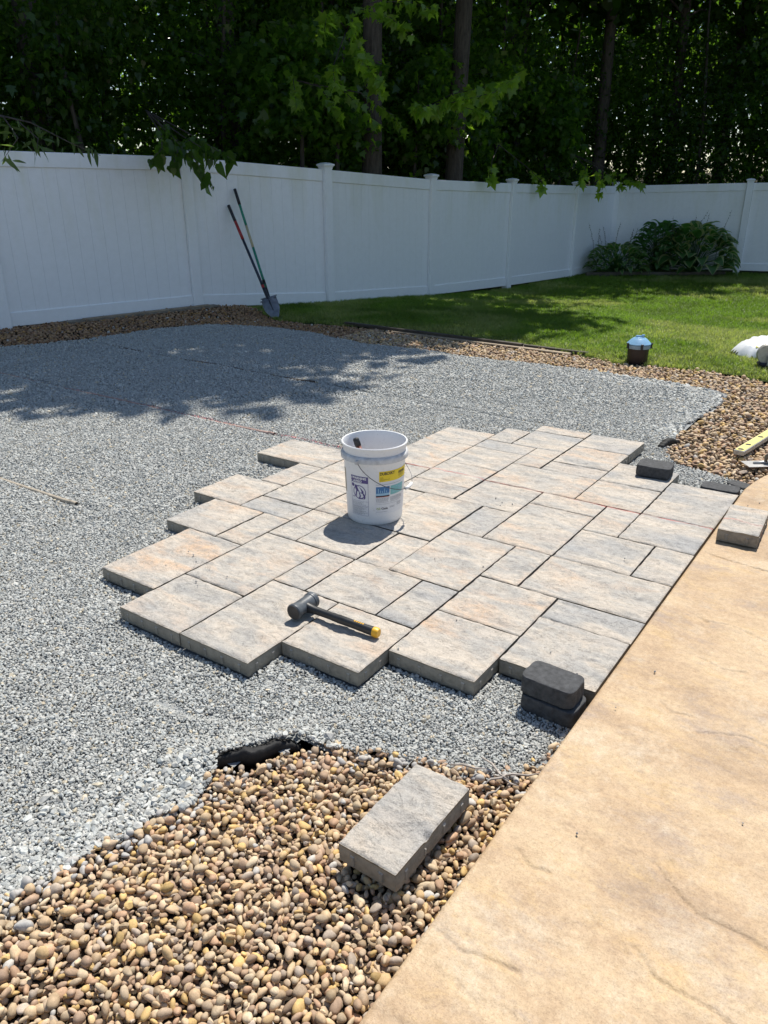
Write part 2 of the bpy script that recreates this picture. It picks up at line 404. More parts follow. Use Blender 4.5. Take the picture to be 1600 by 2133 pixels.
# grid -> world for the laid pavers
MG = np.array([[0.0016323800130091004, 0.011651040919551457], [-0.0007193138817660847, 0.1613856517716341], [0.16428593048713336, -0.0019949706227385417],
               [4.909968889780288e-05, 2.597677793808595e-05], [-1.1758042130061326e-05, 0.00037429034921146465], [8.624848381640852e-05, 5.637997371733816e-05]])
def g2w(a, b):
    a = np.asarray(a, float); b = np.asarray(b, float)
    return np.stack([np.ones_like(a), a, b, a*a, a*b, b*b], -1) @ MG
PAV = [(1, 4, 0, 2), (0, 2, 2, 4), (2, 5, 2, 4), (0, 3, 4, 6), (3, 5, 4, 5), (3, 5, 5, 7), (1, 3, 6, 8), (3, 5, 7, 8), (2, 4, 8, 10), (4, 6, 8, 10), (3, 5, 10, 12), (5, 6, 10, 12),
       (6, 8, 9, 12), (6, 8, 8, 9), (5, 8, 6, 8), (8, 10, 6, 7), (8, 11, 7, 9), (11, 12, 7, 9), (8, 10, 9, 11), (8, 10, 11, 12), (10, 12, 9, 10), (10, 12, 10, 12), (12, 15, 10, 12),
       (12, 14, 8, 10), (14, 16, 8, 10), (14, 15, 6, 8), (15, 17, 6, 8), (17, 18.75, 6, 8), (18, 18.8, 4, 6), (16, 18, 4, 6), (16, 17.75, 3, 4), (15, 16, 3, 5), (13, 15, 3, 5),
       (14, 16, 5, 6), (12, 14, 5, 8), (11, 13, 3, 5), (10, 12, 5, 7), (10, 11, 3, 5), (15, 16.75, 1, 3), (12, 15, 1, 3), (10, 12, 2, 3), (9, 12, 0, 2), (8, 10, 2, 4), (7, 10, 4, 6),
       (5, 7, 3, 5), (5, 7, 5, 6), (5, 7, 2, 3), (7, 8, 2, 4), (7, 9, 0, 2), (6, 7, 0, 2), (4, 6, -1, 1), (4, 6, 1, 2), (6, 8, -2, 0), (8, 10, -1, 0), (10, 12, -3, 0)]
cells = set()
for a0, a1, b0, b1 in PAV:
    for a in range(int(a0), int(math.ceil(a1))):
        for b in range(b0, b1): cells.add((a, b))
def under_pavers(x, y):
    a = (y-0.0117)/0.1614; b = (x-0.0016)/0.1647
    for _ in range(3):
        w = g2w(a, b); a = a+(y-w[..., 1])/0.163; b = b+(x-w[..., 0])/0.1647
    ia = np.floor(a).astype(int); ib = np.floor(b).astype(int)
    occ = np.zeros((40, 40), bool)
    for p, q in cells: occ[p+5, q+8] = True
    ok = (ia > -5) & (ia < 34) & (ib > -8) & (ib < 31)
    res = np.zeros(x.shape, bool); res[ok] = occ[ia[ok]+5, ib[ok]+8]
    fa = a-ia; fb = b-ib
    return res, a, b

# ------------------------------------------------------------------ SETTING: ground sheets
def grid_sheet(name, x0, x1, y0, y1, step, zf, mat, mask=None, kind='structure'):
    nx = int((x1-x0)/step)+1; ny = int((y1-y0)/step)+1
    xs = np.linspace(x0, x1, nx); ys = np.linspace(y0, y1, ny); X, Y = np.meshgrid(xs, ys, indexing='ij'); Z = zf(X, Y)
    I = np.arange(nx*ny).reshape(nx, ny); F = np.stack([I[:-1, :-1], I[1:, :-1], I[1:, 1:], I[:-1, 1:]], -1)
    if mask is not None:
        cx = (X[:-1, :-1]+X[1:, 1:])/2; cy = (Y[:-1, :-1]+Y[1:, 1:])/2; F = F[mask(cx, cy)]
    me = npmesh(name, np.stack([X, Y, Z], -1).reshape(-1, 3), 4, F.reshape(-1, 4))
    o = finish(name, me, mat, None, True, kind=kind); return o
grid_sheet('ground', -80, 80, -40, 120, 1.0, lambda x, y: gz(x, y)-0.10-0.0*x, M_soil)
grid_sheet('forest_floor', -40, 30, -12, 60, 0.5, lambda x, y: gz(x, y)-0.05+2.2*sstep(6, 26, polydist(x, y, [(p[0], p[1]) for p in FENCE]))+0.25*fbm(x*0.35, y*0.35, 2)*sstep(0, 3, polydist(x, y, [(p[0], p[1]) for p in FENCE])), M_soil,
           lambda x, y: ~inpoly(x, y, [(a-0.15 if a < 0 else a, b+(0.15 if b > 15 else 0)) for a, b in YARD]))
gravel_bed = grid_sheet('gravel_bed', -6.0, 2.0, -4.0, 5.4, 0.04, lambda x, y: gz(x, y)-0.012, M_gravbase, lambda x, y: inpoly(x, y, GRAVEL))
PEB_Z = lambda x, y: gz(x, y)-0.024-0.035*np.exp(-(polydist(x, y, FLAP)/0.04)**2)
def pebmask(x, y):
    return inpoly(x, y, YARD) & ~inpoly(x, y, GRAVEL) & ~inpoly(x, y, DECK) & (~inpoly(x, y, LAWN_EDGE+[(-8, 6.2), (-8, 30), (30, 30), (30, 3)]))
def lawnmask(x, y): return inpoly(x, y, YARD) & inpoly(x, y, LAWN_EDGE+[(-8, 6.3), (-8, 30), (30, 30), (30, 3)])
pebble_bed = grid_sheet('pebble_bed', -6.5, 9.0, -4.0, 6.5, 0.05, PEB_Z, M_pebbase, pebmask)
lawn = grid_sheet('lawn', -6.0, 14.0, 3.0, 19.0, 0.1, lambda x, y: gz(x, y)-0.008+0.02*(fbm(x, y, 5)-0.5), M_lawnbase, lawnmask)

# pool deck: slab top with stamped relief, rounded edge
def build_deck():
    CR = [[(1.99, -0.49), (2.03, -0.50), (2.074, -0.512), (2.10, -0.498), (2.121, -0.498), (2.16, -0.488), (2.191, -0.486)],
          [(2.329, -0.06), (2.37, -0.10), (2.406, -0.12), (2.453, -0.147), (2.51, -0.142), (2.586, -0.151), (2.7, -0.17)],
          [(2.36, -0.30), (2.42, -0.345), (2.521, -0.347), (2.564, -0.358), (2.62, -0.36)],
          [(2.16, 0.56), (2.20, 0.53), (2.26, 0.545)], [(2.291, 0.477), (2.33, 0.50), (2.408, 0.532), (2.5, 0.52)], [(2.09, 1.159), (2.16, 1.12), (2.24, 1.14), (2.36, 1.10)],
          [(2.20, 0.88), (2.27, 0.85), (2.34, 0.87)], [(2.05, -0.2), (2.09, -0.23), (2.14, -0.22)]]
    xs = np.concatenate([1.985+np.array([0.0, 0.0015, 0.004, 0.008, 0.013]), np.arange(2.003, 3.0, 0.005), np.linspace(3.12, 9, 40)])
    ys = np.concatenate([np.linspace(-5, -0.92, 24), np.arange(-0.9, 2.6, 0.005)])
    X, Y = np.meshgrid(xs, ys, indexing='ij')
    def relief(X, Y):
        n = fbm(X*2.2, Y*3.6, 11, 5); t = n*7; k = np.floor(t); f = t-k
        ter = (k+sstep(0.86, 1.0, f))/7
        Z = 0.015*(ter-0.5)+0.006*(fbm(X*7, Y*9, 4, 4)-0.5)+0.0012*(fbm(X*40, Y*40, 6, 3)-0.5)
        for c in CR:
            q = np.hypot(0, 0); j = 0.004*(vnoise(X*60, Y*60, 2)-0.5)
            d = polydist(X+j, Y+j, c)
            Z = Z-0.006*np.exp(-(d/0.0042)**2)+0.002*np.exp(-(d/0.03)**2)*np.sign(fbm(X*5, Y*5, 2)-0.5)
        dj = np.abs(Y-(1.72-0.19*(X-1.985)))+0.001*vnoise(X*40, Y*3, 2)
        Z = Z-0.012*np.exp(-(dj/0.0035)**4)
        return Z
    Z = relief(X, Y)
    e = np.clip((X-1.985)/0.013, 0, 1); Z = Z*sstep(0, 0.06, X-1.985)-0.010*(1-np.sqrt(np.clip(1-(1-e)**2, 0, 1)))
    nx, ny = X.shape; I = np.arange(nx*ny).reshape(nx, ny); F = np.stack([I[:-1, :-1], I[1:, :-1], I[1:, 1:], I[:-1, 1:]], -1).reshape(-1, 4)
    V = np.stack([X, Y, Z], -1).reshape(-1, 3)
    # curved end beyond y = 2.6: strips following the edge curve
    # edge as x(y) for y in 2.6..3.9
    yy = np.array([2.59, 2.62, 2.66, 2.7, 2.75, 2.8, 2.85, 2.9, 2.95, 3.0, 3.05, 3.1, 3.15, 3.2, 3.26, 3.32, 3.38, 3.45, 3.55, 3.65, 3.75, 3.85])
    ex = np.interp(yy, [2.5, 2.60, 2.68, 2.78, 2.90, 3.0, 3.10, 3.2, 3.32, 3.45, 3.55, 3.65, 3.75, 3.85], [1.985, 1.985, 1.995, 2.01, 2.04, 2.07, 2.115, 2.17, 2.25, 2.35, 2.46, 2.62, 2.85, 3.4])
    tt = np.concatenate([np.array([0, 0.0015, 0.004, 0.008, 0.013]), np.linspace(0.02, 0.9, 60), [1.5, 3, 6]])
    X2 = ex[None, :]+tt[:, None]; Y2 = np.repeat(yy[None, :], len(tt), 0); Z2 = relief(X2, Y2)
    e = np.clip(tt/0.013, 0, 1)[:, None]; Z2 = Z2*sstep(0, 0.06, tt)[:, None]-0.010*(1-np.sqrt(np.clip(1-(1-e)**2, 0, 1)))
    Y2[:, 0] = ys[-1]; X2[:, 0] = 1.985+tt
    n2 = X2.size; I2 = np.arange(n2).reshape(X2.shape)+len(V); F2 = np.stack([I2[:-1, :-1], I2[1:, :-1], I2[1:, 1:], I2[:-1, 1:]], -1).reshape(-1, 4)
    V = np.concatenate([V, np.stack([X2, Y2, Z2], -1).reshape(-1, 3)])
    # side face down
    b = len(V); side = np.concatenate([I[0, :], I2[0, :]]); S = V[side].copy(); S[:, 2] = -0.14; V = np.concatenate([V, S])
    k = np.arange(len(side)-1); F3 = np.stack([side[k], side[k+1], b+k+1, b+k], -1)
    me = npmesh('pool_deck', V, 4, np.concatenate([F, F2, F3])); return finish('pool_deck', me, M_deck, None, True, kind='structure')
build_deck()

# ------------------------------------------------------------------ laid pavers
def paver_mesh(name, corner_fn, la, lb, seed, thick=0.06, rough=1.0, step=0.009):
    """corner_fn(u,v)->xy world for u,v in 0..1 ; la, lb metric lengths"""
    def axis(L):
        n = max(6, int(L/step)); c = np.linspace(0.009, L-0.009, n); return np.concatenate([[0, 0.0015, 0.0045], c, [L-0.0045, L-0.0015, L]])/L
    U = axis(la); Vv = axis(lb); A, B = np.meshgrid(U, Vv, indexing='ij'); xy = corner_fn(A, B); X, Y = xy[..., 0], xy[..., 1]
    n = fbm(X*5+seed*3, Y*11+seed, seed % 17, 5); t = n*9; k = np.floor(t); f = t-k
    Z = 0.026*((k+sstep(0.84, 1.0, f))/9-0.5)*rough+0.003*(fbm(X*26, Y*26, seed % 13, 3)-0.5)
    da = np.minimum(A, 1-A)*la; db = np.minimum(B, 1-B)*lb; d = np.minimum(da, db)
    w = vnoise(X*38, Y*38, seed % 11)
    Z = Z*sstep(-0.004, 0.03, d)*1.0-0.0055*np.exp(-d/0.0035)*(0.35+0.9*w)
    ins = 0.0028*np.exp(-d/0.002)*(w-0.3)
    cx = xy.mean((0, 1)); 
    X = X-(X-cx[0])/np.maximum(np.abs(X-cx[0]), 1e-6)*ins*0.8; Y = Y-(Y-cx[1])/np.maximum(np.abs(Y-cx[1]), 1e-6)*ins*0.8
    V = np.stack([X-cx[0], Y-cx[1], Z], -1); na, nb = X.shape
    I = np.arange(na*nb).reshape(na, nb); F = [np.stack([I[:-1, :-1], I[:-1, 1:], I[1:, 1:], I[1:, :-1]], -1).reshape(-1, 4)]
    V = V.reshape(-1, 3)
    ring = np.concatenate([I[:, 0], I[-1, 1:], I[-2::-1, -1], I[0, -2:0:-1]])
    prev = ring
    for zz in (-0.012, -thick+0.003, -thick):
        b = len(V); S = V[ring].copy(); S[:, 2] = zz
        if zz == -thick: S[:, :2] *= 0.985
        V = np.concatenate([V, S]); m = len(ring); k = np.arange(m); cur = b+k
        F.append(np.stack([prev[k], prev[(k+1) % m], cur[(k+1) % m], cur[k]], -1)[:, ::-1]); prev = cur
    F = np.concatenate(F)
    # orient the whole upward (first face normal test)
    v0, v1, v2 = V[F[0][0]], V[F[0][1]], V[F[0][2]]
    if np.cross(v1-v0, v2-v0)[2] < 0: F = F[:, ::-1]
    # spacer lugs on the flanks
    LV = []; LF = []
    cs = [corner_fn(np.array(a), np.array(b))-cx for a, b in ((0, 0), (1, 0), (1, 1), (0, 1))]
    for i in range(4):
        p, q = cs[i], cs[(i+1) % 4]; L = np.hypot(*(q-p)); dr = (q-p)/L; nn = np.array([dr[1], -dr[0]])
        if np.dot(nn, (p+q)/2) < 0: nn = -nn
        m = max(2, int(round(L/0.085)))
        for j in range(m):
            c = p+dr*L*(j+0.5)/m; h = 0.007; o = 0.0024
            b = len(V)+len(LV)
            for (s, e, z) in ((-h, -0.002, -0.05), (h, -0.002, -0.05), (h, -0.002, -0.02), (-h, -0.002, -0.02), (-h*0.7, o, -0.049), (h*0.7, o, -0.049), (h*0.7, o, -0.024), (-h*0.7, o, -0.024)):
                w2 = c+dr*s+nn*e; LV.append((w2[0], w2[1], z))
            LF += [(b+4, b+5, b+6, b+7), (b, b+1, b+5, b+4), (b+1, b+2, b+6, b+5), (b+2, b+3, b+7, b+6), (b+3, b, b+4, b+7)]
    V = np.concatenate([V, np.array(LV)]); F = np.concatenate([F, np.array(LF)])
    me = npmesh(name, V, 4, F); nf = len(me.polygons)
    sm = np.ones(nf, bool); sm[len(F)-len(LF):] = False; me.polygons.foreach_set('use_smooth', sm)
    return me, cx
patio = empty('patio', (0, 0, 0), kind='structure')
patio['label'] = 'patio of slate textured pavers laid in a random ashlar pattern on the gravel'
TAN_PAVERS = {(1, 4, 0, 2): 1.0, (2, 5, 2, 4): 0.9, (12, 15, 1, 3): 1.0, (4, 6, 8, 10): 0.9, (5, 8, 6, 8): 0.7, (2, 4, 8, 10): 0.8, (15, 17, 6, 8): 0.9, (0, 2, 2, 4): 0.7, (8, 11, 7, 9): 0.6, (6, 8, 9, 12): 0.6, (11, 13, 3, 5): 0.7}  # strength of the tan patches on single pavers
GREY = {(8, 10, 9, 11), (10, 12, 10, 12), (5, 6, 10, 12), (8, 10, 11, 12), (7, 9, 0, 2), (6, 7, 0, 2), (3, 5, 7, 8), (16, 18, 4, 6), (15, 16, 3, 5), (17, 18.75, 6, 8), (8, 10, 6, 7), (3, 5, 10, 12), (12, 15, 10, 12), (14, 16, 8, 10)}
for i, (a0, a1, b0, b1) in enumerate(PAV):
    g = 0.020
    jt = (rng.random(4)-0.5)*0.012
    def cf(u, v, a0=a0, a1=a1, b0=b0, b1=b1, jt=jt):
        return g2w(a0+g+jt[0]+(a1-a0-2*g+jt[1])*u, b0+g+jt[2]+(b1-b0-2*g+jt[3])*v)
    me, cx = paver_mesh('paver', cf, (a1-a0)*0.162, (b1-b0)*0.165, i*7+3)
    o = finish('paver', me, M_paver, patio, False, loc=(cx[0], cx[1], rng.normal(0, 0.0011)))
    me.materials.clear(); me.materials.append(M_paver)
    o.rotation_euler = (rng.normal(0, 0.002), rng.normal(0, 0.002), 0)
    tn = TAN_PAVERS.get((a0, a1, b0, b1), 0.25+0.6*rng.random()); gr = 0.95 if (a0, a1, b0, b1) in GREY else 0.1+0.4*rng.random()
    if (a0, a1, b0, b1) in GREY: tn = 0.05
    o.color = (tn, gr, 0, 1)

def loose_paver(name, c, rz, la, lb, seed, label, cat, group=None, tilt=(0, 0), chip=None, thick=0.06, mat=None, tan=0.1, gr=0.9, rough=1.2):
    def cf(u, v): return np.stack([(np.asarray(v)-0.5)*lb, (np.asarray(u)-0.5)*la], -1)
    me, cx = paver_mesh(name, cf, la, lb, seed, thick, rough, 0.006)
    if chip:
        co = np.zeros(len(me.vertices)*3); me.vertices.foreach_get('co', co); co = co.reshape(-1, 3)
        d = np.hypot(co[:, 0]-chip[0], co[:, 1]-chip[1]); k = co[:, 2] > -0.03
        co[k, 2] -= 0.016*np.exp(-(d[k]/0.013)**2); k = d < 0.02; co[k, 0] -= np.sign(chip[0])*0.004*np.exp(-(d[k]/0.012)**2)
        me.vertices.foreach_set('co', co.ravel())
    o = finish(name, me, mat or M_paver, None, False, loc=c); o.rotation_euler = (tilt[0], tilt[1], rz); o.color = (tan, gr, 0, 1)
    tag(o, label, cat, group); return o
loose_paver('paver_block', (1.788, -0.272, 0.022), R(-1.5), 0.328, 0.165, 61, 'grey textured paver with a chipped edge lying on the brown pebbles', 'paver', tilt=(0.02, -0.015), chip=(0.083, -0.03), tan=0.15, gr=0.6)
loose_paver('paver_block', (2.092, 2.02, 0.0625), R(2.5), 0.325, 0.165, 62, 'paver with a red chalk line standing on the tan pool deck', 'paver', tan=0.35, gr=0.2)

# black edging stones with rounded corners and fluted flanks
M_black = simple('charcoal_concrete', (0.055, 0.057, 0.060), 0.8, var=0.4, scale=60, bump=0.6, dist=0.003)
def edge_stone(c, rz, lx, ly, h, label, group, seed=0, tilt=(0, 0)):
    r0 = 0.026; rg = np.random.default_rng(seed); n = 14; out = []
    for cx_, cy_, a0 in ((lx/2-r0, ly/2-r0, 0), (-lx/2+r0, ly/2-r0, 90), (-lx/2+r0, -ly/2+r0, 180), (lx/2-r0, -ly/2+r0, 270)):
        for k in range(6):
            a = R(a0+k*18); out.append((cx_+r0*math.cos(a), cy_+r0*math.sin(a)))
    # resample evenly
    P = np.array(out+[out[0]]); s = np.concatenate([[0], np.cumsum(np.hypot(*np.diff(P, axis=0).T))]); N = 96
    t = np.linspace(0, s[-1], N, endpoint=False); Q = np.stack([np.interp(t, s, P[:, 0]), np.interp(t, s, P[:, 1])], 1)
    flute = 0.0055*(np.abs(np.sin(t/0.034*math.pi/1.0)) ** 0.5)
    wob = 0.0022*(vnoise(t*60, t*0, seed)-0.5)
    V = []; F = []
    for z, ins, fl in ((0, 0.006, 0), (0.006, 0.0, 0.6), (h*0.5, 0.0, 1), (h-0.016, 0.001, 1), (h-0.010, 0.0, 0.0), (h-0.002, 0.0002, 0.0), (h, 0.0022, 0)):
        k = 1-ins/np.hypot(Q[:, 0], Q[:, 1])+(-0.003+flute*1.0)*fl/np.hypot(Q[:, 0], Q[:, 1])+wob/np.hypot(Q[:, 0], Q[:, 1])
        V += [(x*kk, y*kk, z+(0.0015*(vnoise(x*70, y*70, seed)-0.5) if z > h-0.012 else 0)) for (x, y), kk in zip(Q, k)]
    V = [tuple(map(float, v)) for v in V]
    for r in range(6):
        for i in range(N): F.append((r*N+i, r*N+(i+1) % N, (r+1)*N+(i+1) % N, (r+1)*N+i))
    b = 6*N; rings = [np.arange(b, b+N)]
    for kk in (0.75, 0.45, 0.15):
        s0 = len(V)
        for i in range(N):
            x, y, z = V[b+i]; x *= kk; y *= kk; V.append((x, y, float(h+0.0012+0.005*(fbm(x*16, y*16, seed, 3)-0.5))))
        rings.append(np.arange(s0, s0+N))
    for r in range(3):
        for i in range(N): F.append((int(rings[r][i]), int(rings[r][(i+1) % N]), int(rings[r+1][(i+1) % N]), int(rings[r+1][i])))
    F.append(tuple(int(q) for q in rings[3])); F.append(tuple(range(N-1, -1, -1)))
    o = MB().add(V, F).build('edging_stone', M_black); smooth_by_angle(o, 40); o.location = c; o.rotation_euler = (tilt[0], tilt[1], rz)
    return tag(o, label, 'paving stone', group)
G_E = 'black edging stones around the patio'
edge_stone((1.881, 0.412, -0.063), R(-3), 0.178, 0.116, 0.06, 'black edging stone at the bottom of the pair by the pool deck, mostly covered', G_E, 1)
edge_stone((1.872, 0.415, -0.002), R(-2), 0.172, 0.112, 0.062, 'black edging stone on top of the pair beside the pool deck', G_E, 2)
edge_stone((1.543, 2.54, 0.004), R(5), 0.175, 0.135, 0.06, 'black edging stone lying on the far corner paver', G_E, 3)
edge_stone((1.875, 2.575, -0.066), R(2), 0.185, 0.105, 0.06, 'black edging stone sunk level with the pavers beside the deck corner', G_E, 4)
edge_stone((1.93, 2.80, -0.10), R(-25), 0.12, 0.085, 0.05, 'small black edging stone half buried where gravel meets the pebbles', G_E, 5)

# ------------------------------------------------------------------ scattered stone (gravel, pebbles)
def rock_mesh(name, seed, sub=1, angular=True, mat=None, flat=0.7):
    import bmesh
    bm = bmesh.new(); bmesh.ops.create_icosphere(bm, subdivisions=sub, radius=0.5); rg = np.random.default_rng(seed)
    if angular:
        P = rg.normal(0, 1, (9, 3)); P /= np.linalg.norm(P, axis=1)[:, None]; d = 0.26+0.16*rg.random(9)
        for v in bm.verts:
            c = np.array(v.co)
            for pn, dd in zip(P, d):
                k = c @ pn
                if k > dd: c = c-pn*(k-dd)
            c *= (1, 0.75, flat); v.co = c*1.25
    else:
        s = rg.random(3)*6; e = 0.9+0.25*rg.random()
        for v in bm.verts:
            c = np.array(v.co); u = c/np.linalg.norm(c)
            w = 1+0.16*math.sin(u[0]*2.1+s[0])+0.12*math.sin(u[1]*3.1+s[1])+0.08*math.sin(u[2]*2.7+u[0]*2+s[2])
            v.co = c*w*(1, 0.74*e, flat*e)
    me = bpy.data.meshes.new(name); bm.to_mesh(me); bm.free(); me.materials.append(mat)
    if not angular: me.polygons.foreach_set('use_smooth', np.ones(len(me.polygons), bool))
    return me
def scatter(name, P, rot, scl, col, idx, protos, parent=None):
    me = bpy.data.meshes.new(name); n = len(P); me.vertices.add(n); me.vertices.foreach_set('co', P.astype(np.float32).ravel())
    for nm, ty, dat, key in (('rot', 'FLOAT_VECTOR', rot, 'vector'), ('scl', 'FLOAT_VECTOR', scl, 'vector'), ('col', 'FLOAT_COLOR', col, 'color'), ('idx', 'INT', idx, 'value')):
        a = me.attributes.new(nm, ty, 'POINT'); a.data.foreach_set(key, (dat.astype(np.float32) if ty != 'INT' else dat.astype(np.int32)).ravel())
    o = bpy.data.objects.new(name, me); COL.objects.link(o); o['kind'] = 'stuff'
    if parent is not None: o.parent = parent
    ng = bpy.data.node_groups.new(name, 'GeometryNodeTree')
    ng.interface.new_socket(name='Geometry', in_out='INPUT', socket_type='NodeSocketGeometry')
    ng.interface.new_socket(name='Geometry', in_out='OUTPUT', socket_type='NodeSocketGeometry')
    N = ng.nodes; L = ng.links; gi = N.new('NodeGroupInput'); go = N.new('NodeGroupOutput'); ip = N.new('GeometryNodeInstanceOnPoints'); jn = N.new('GeometryNodeJoinGeometry')
    for pr in protos:
        oi = N.new('GeometryNodeObjectInfo'); oi.inputs['Object'].default_value = pr; oi.inputs['As Instance'].default_value = True; L.new(oi.outputs['Geometry'], jn.inputs[0])
    def na(nm, dt):
        q = N.new('GeometryNodeInputNamedAttribute'); q.data_type = dt; q.inputs[0].default_value = nm; return q.outputs[0]
    L.new(gi.outputs[0], ip.inputs['Points']); L.new(jn.outputs[0], ip.inputs['Instance']); ip.inputs['Pick Instance'].default_value = True
    L.new(na('idx', 'INT'), ip.inputs['Instance Index']); L.new(na('rot', 'FLOAT_VECTOR'), ip.inputs['Rotation']); L.new(na('scl', 'FLOAT_VECTOR'), ip.inputs['Scale'])
    L.new(ip.outputs[0], go.inputs[0])
    md = o.modifiers.new('scatter', 'NODES'); md.node_group = ng; return o
def proto(me): return bpy.data.objects.new(me.name, me)

PIPES = [(-4.8, -0.80, 0.645, 0.62, -0.62), (-4.5, -0.78, 2.115, 2.095, -0.70), (-4.6, -1.49, 3.46, 3.37, 0.60)]   # x0, x1, y0, y1, groove end
def groove(x, y):
    z = np.zeros(np.shape(x))
    for x0, x1, y0, y1, xe in PIPES:
        yc = y0+(y1-y0)*(x-x0)/(x1-x0)
        k = (x > x0) & (x < xe); z = z-0.011*k*np.exp(-((y-yc)/0.016)**2)*np.where(x > x1, 1.2, 0.8)
    return z
FX = np.array([p[0] for p in FLAP]); FY = np.array([p[1] for p in FLAP])
DENT = [(0.83, -0.24), (0.97, -0.235), (1.11, -0.17)]
def gravel_z(x, y):
    d = polydist(x, y, FLAP)
    return gz(x, y)+groove(x, y)+0.030*np.exp(-(d/0.07)**2)+(0.018*(fbm(x*2.5, y*2.5, 8, 3)-0.5)+0.008*(fbm(x*9, y*7, 4, 2)-0.5)-0.014*np.exp(-(polydist(x, y, DENT)/0.022)**2)+0.008*np.exp(-(polydist(x, y+0.04, DENT)/0.03)**2))*sstep(0.0, 0.3, d)
def scatter_gravel():
    bands = [(0.0, 2.6, 0.0088, 0.0068), (2.6, 4.0, 0.0098, 0.0078), (4.0, 6.0, 0.0118, 0.0100), (6.0, 20.0, 0.0155, 0.0140)]
    allP = []; S = []
    for d0, d1, size, sp in bands:
        xs = np.arange(-5.3, 2.02, sp); ys = np.arange(-1.9, 5.35, sp); X, Y = np.meshgrid(xs, ys, indexing='ij'); X = X.ravel(); Y = Y.ravel()
        X = X+(rng.random(len(X))-0.5)*sp*1.1; Y = Y+(rng.random(len(Y))-0.5)*sp*1.1
        D = camdist(X, Y); k = (D >= d0) & (D < d1); X = X[k]; Y = Y[k]
        k = inview(X, Y, gz(X, Y)); X = X[k]; Y = Y[k]
        jx = X+0.05*(vnoise(X*9, Y*9, 3)-0.5); jy = Y+0.05*(vnoise(X*9, Y*9, 6)-0.5)
        k = inpoly(jx, jy, GRAVEL) & (X < 1.983); X = X[k]; Y = Y[k]
        u, a, b = under_pavers(X, Y); fa = a-np.floor(a); fb = b-np.floor(b)
        X = X[~u]; Y = Y[~u]
        s = size*np.exp(rng.normal(0, 0.28, len(X)))
        # coarser pale stone where it spills to the pebbles
        de = polydist(X, Y, F_FRONT[:13]); co = (0.5+0.5*rng.random(len(X)))*(rng.random(len(X)) < np.where(Y < -0.36, 0.30*np.clip(1.25-de/0.22, 0, 1), 0.12*np.clip(1-de/0.09, 0, 1)))
        de2 = polydist(X, Y, G_RIGHT[7:13]); co = np.maximum(co, np.clip(1-de2/0.3, 0, 1)*(rng.random(len(X)) < 0.25))
        s = s*(1+1.2*co); Z = gravel_z(X, Y)-0.004+rng.random(len(X))*0.004-co*0.002
        allP.append(np.stack([X, Y, Z, co], 1)); S.append(s)
    A = np.concatenate(allP); s = np.concatenate(S); n = len(s)
    # strays on the pavers and deck
    v = np.clip(rng.normal(0.47, 0.065, n), 0.25, 0.68)+0.05*A[:, 3]; w = rng.random(n)
    col = np.stack([v*(0.935+0.05*w), v*(1.0+0.0*w), v*(0.99-0.03*w), np.ones(n)], 1)
    pk = rng.random(n) < 0.04; col[pk, 0] *= 1.15; col[pk, 2] *= 0.8
    # faint pink where the chalk line was snapped
    yc = 2.115-0.01*(A[:, 0]+4.5)/3.7; ck = np.exp(-((A[:, 1]-yc)/0.010)**2)*((A[:, 0] > -3.0) & (A[:, 0] < 0.2))*(rng.random(n) < 0.5)
    col[:, 0] *= 1+0.12*ck; col[:, 1] *= 1-0.6*ck; col[:, 2] *= 1-0.55*ck
    rot = np.stack([rng.normal(0, 0.33, n), rng.normal(0, 0.33, n), rng.random(n)*6.283], 1)
    scl = s[:, None]*(0.8+0.5*rng.random((n, 3)))
    pr = [proto(rock_mesh('stone_chip', 100+i, 1, True, M_chip)) for i in range(8)]
    o = scatter('gravel', A[:, :3], rot, scl, col, rng.integers(0, 8, n), pr)
    tag(o, 'crushed light grey stone spread level over the patio bed', 'gravel')
    print('gravel', n)
scatter_gravel()

PCOL = np.array([(0.50, 0.37, 0.235), (0.54, 0.41, 0.26), (0.45, 0.32, 0.215), (0.58, 0.46, 0.31), (0.40, 0.285, 0.20), (0.56, 0.40, 0.215), (0.43, 0.36, 0.29), (0.52, 0.40, 0.28), (0.60, 0.49, 0.34), (0.47, 0.31, 0.20), (0.52, 0.41, 0.28), (0.60, 0.42, 0.18)])
def dart(poly_fn, x0, x1, y0, y1, r, tries):
    """fast grid dart throwing"""
    cell = r/math.sqrt(2); G = {}; out = []
    X = rng.uniform(x0, x1, tries); Y = rng.uniform(y0, y1, tries); k = poly_fn(X, Y); X = X[k]; Y = Y[k]
    r2 = r*r
    for x, y in zip(X.tolist(), Y.tolist()):
        i = int(x/cell); j = int(y/cell); ok = True
        for a in range(i-2, i+3):
            for b in range(j-2, j+3):
                q = G.get((a, b))
                if q and (q[0]-x)**2+(q[1]-y)**2 < r2: ok = False; break
            if not ok: break
        if ok: G[(i, j)] = (x, y); out.append((x, y))
    return np.array(out)
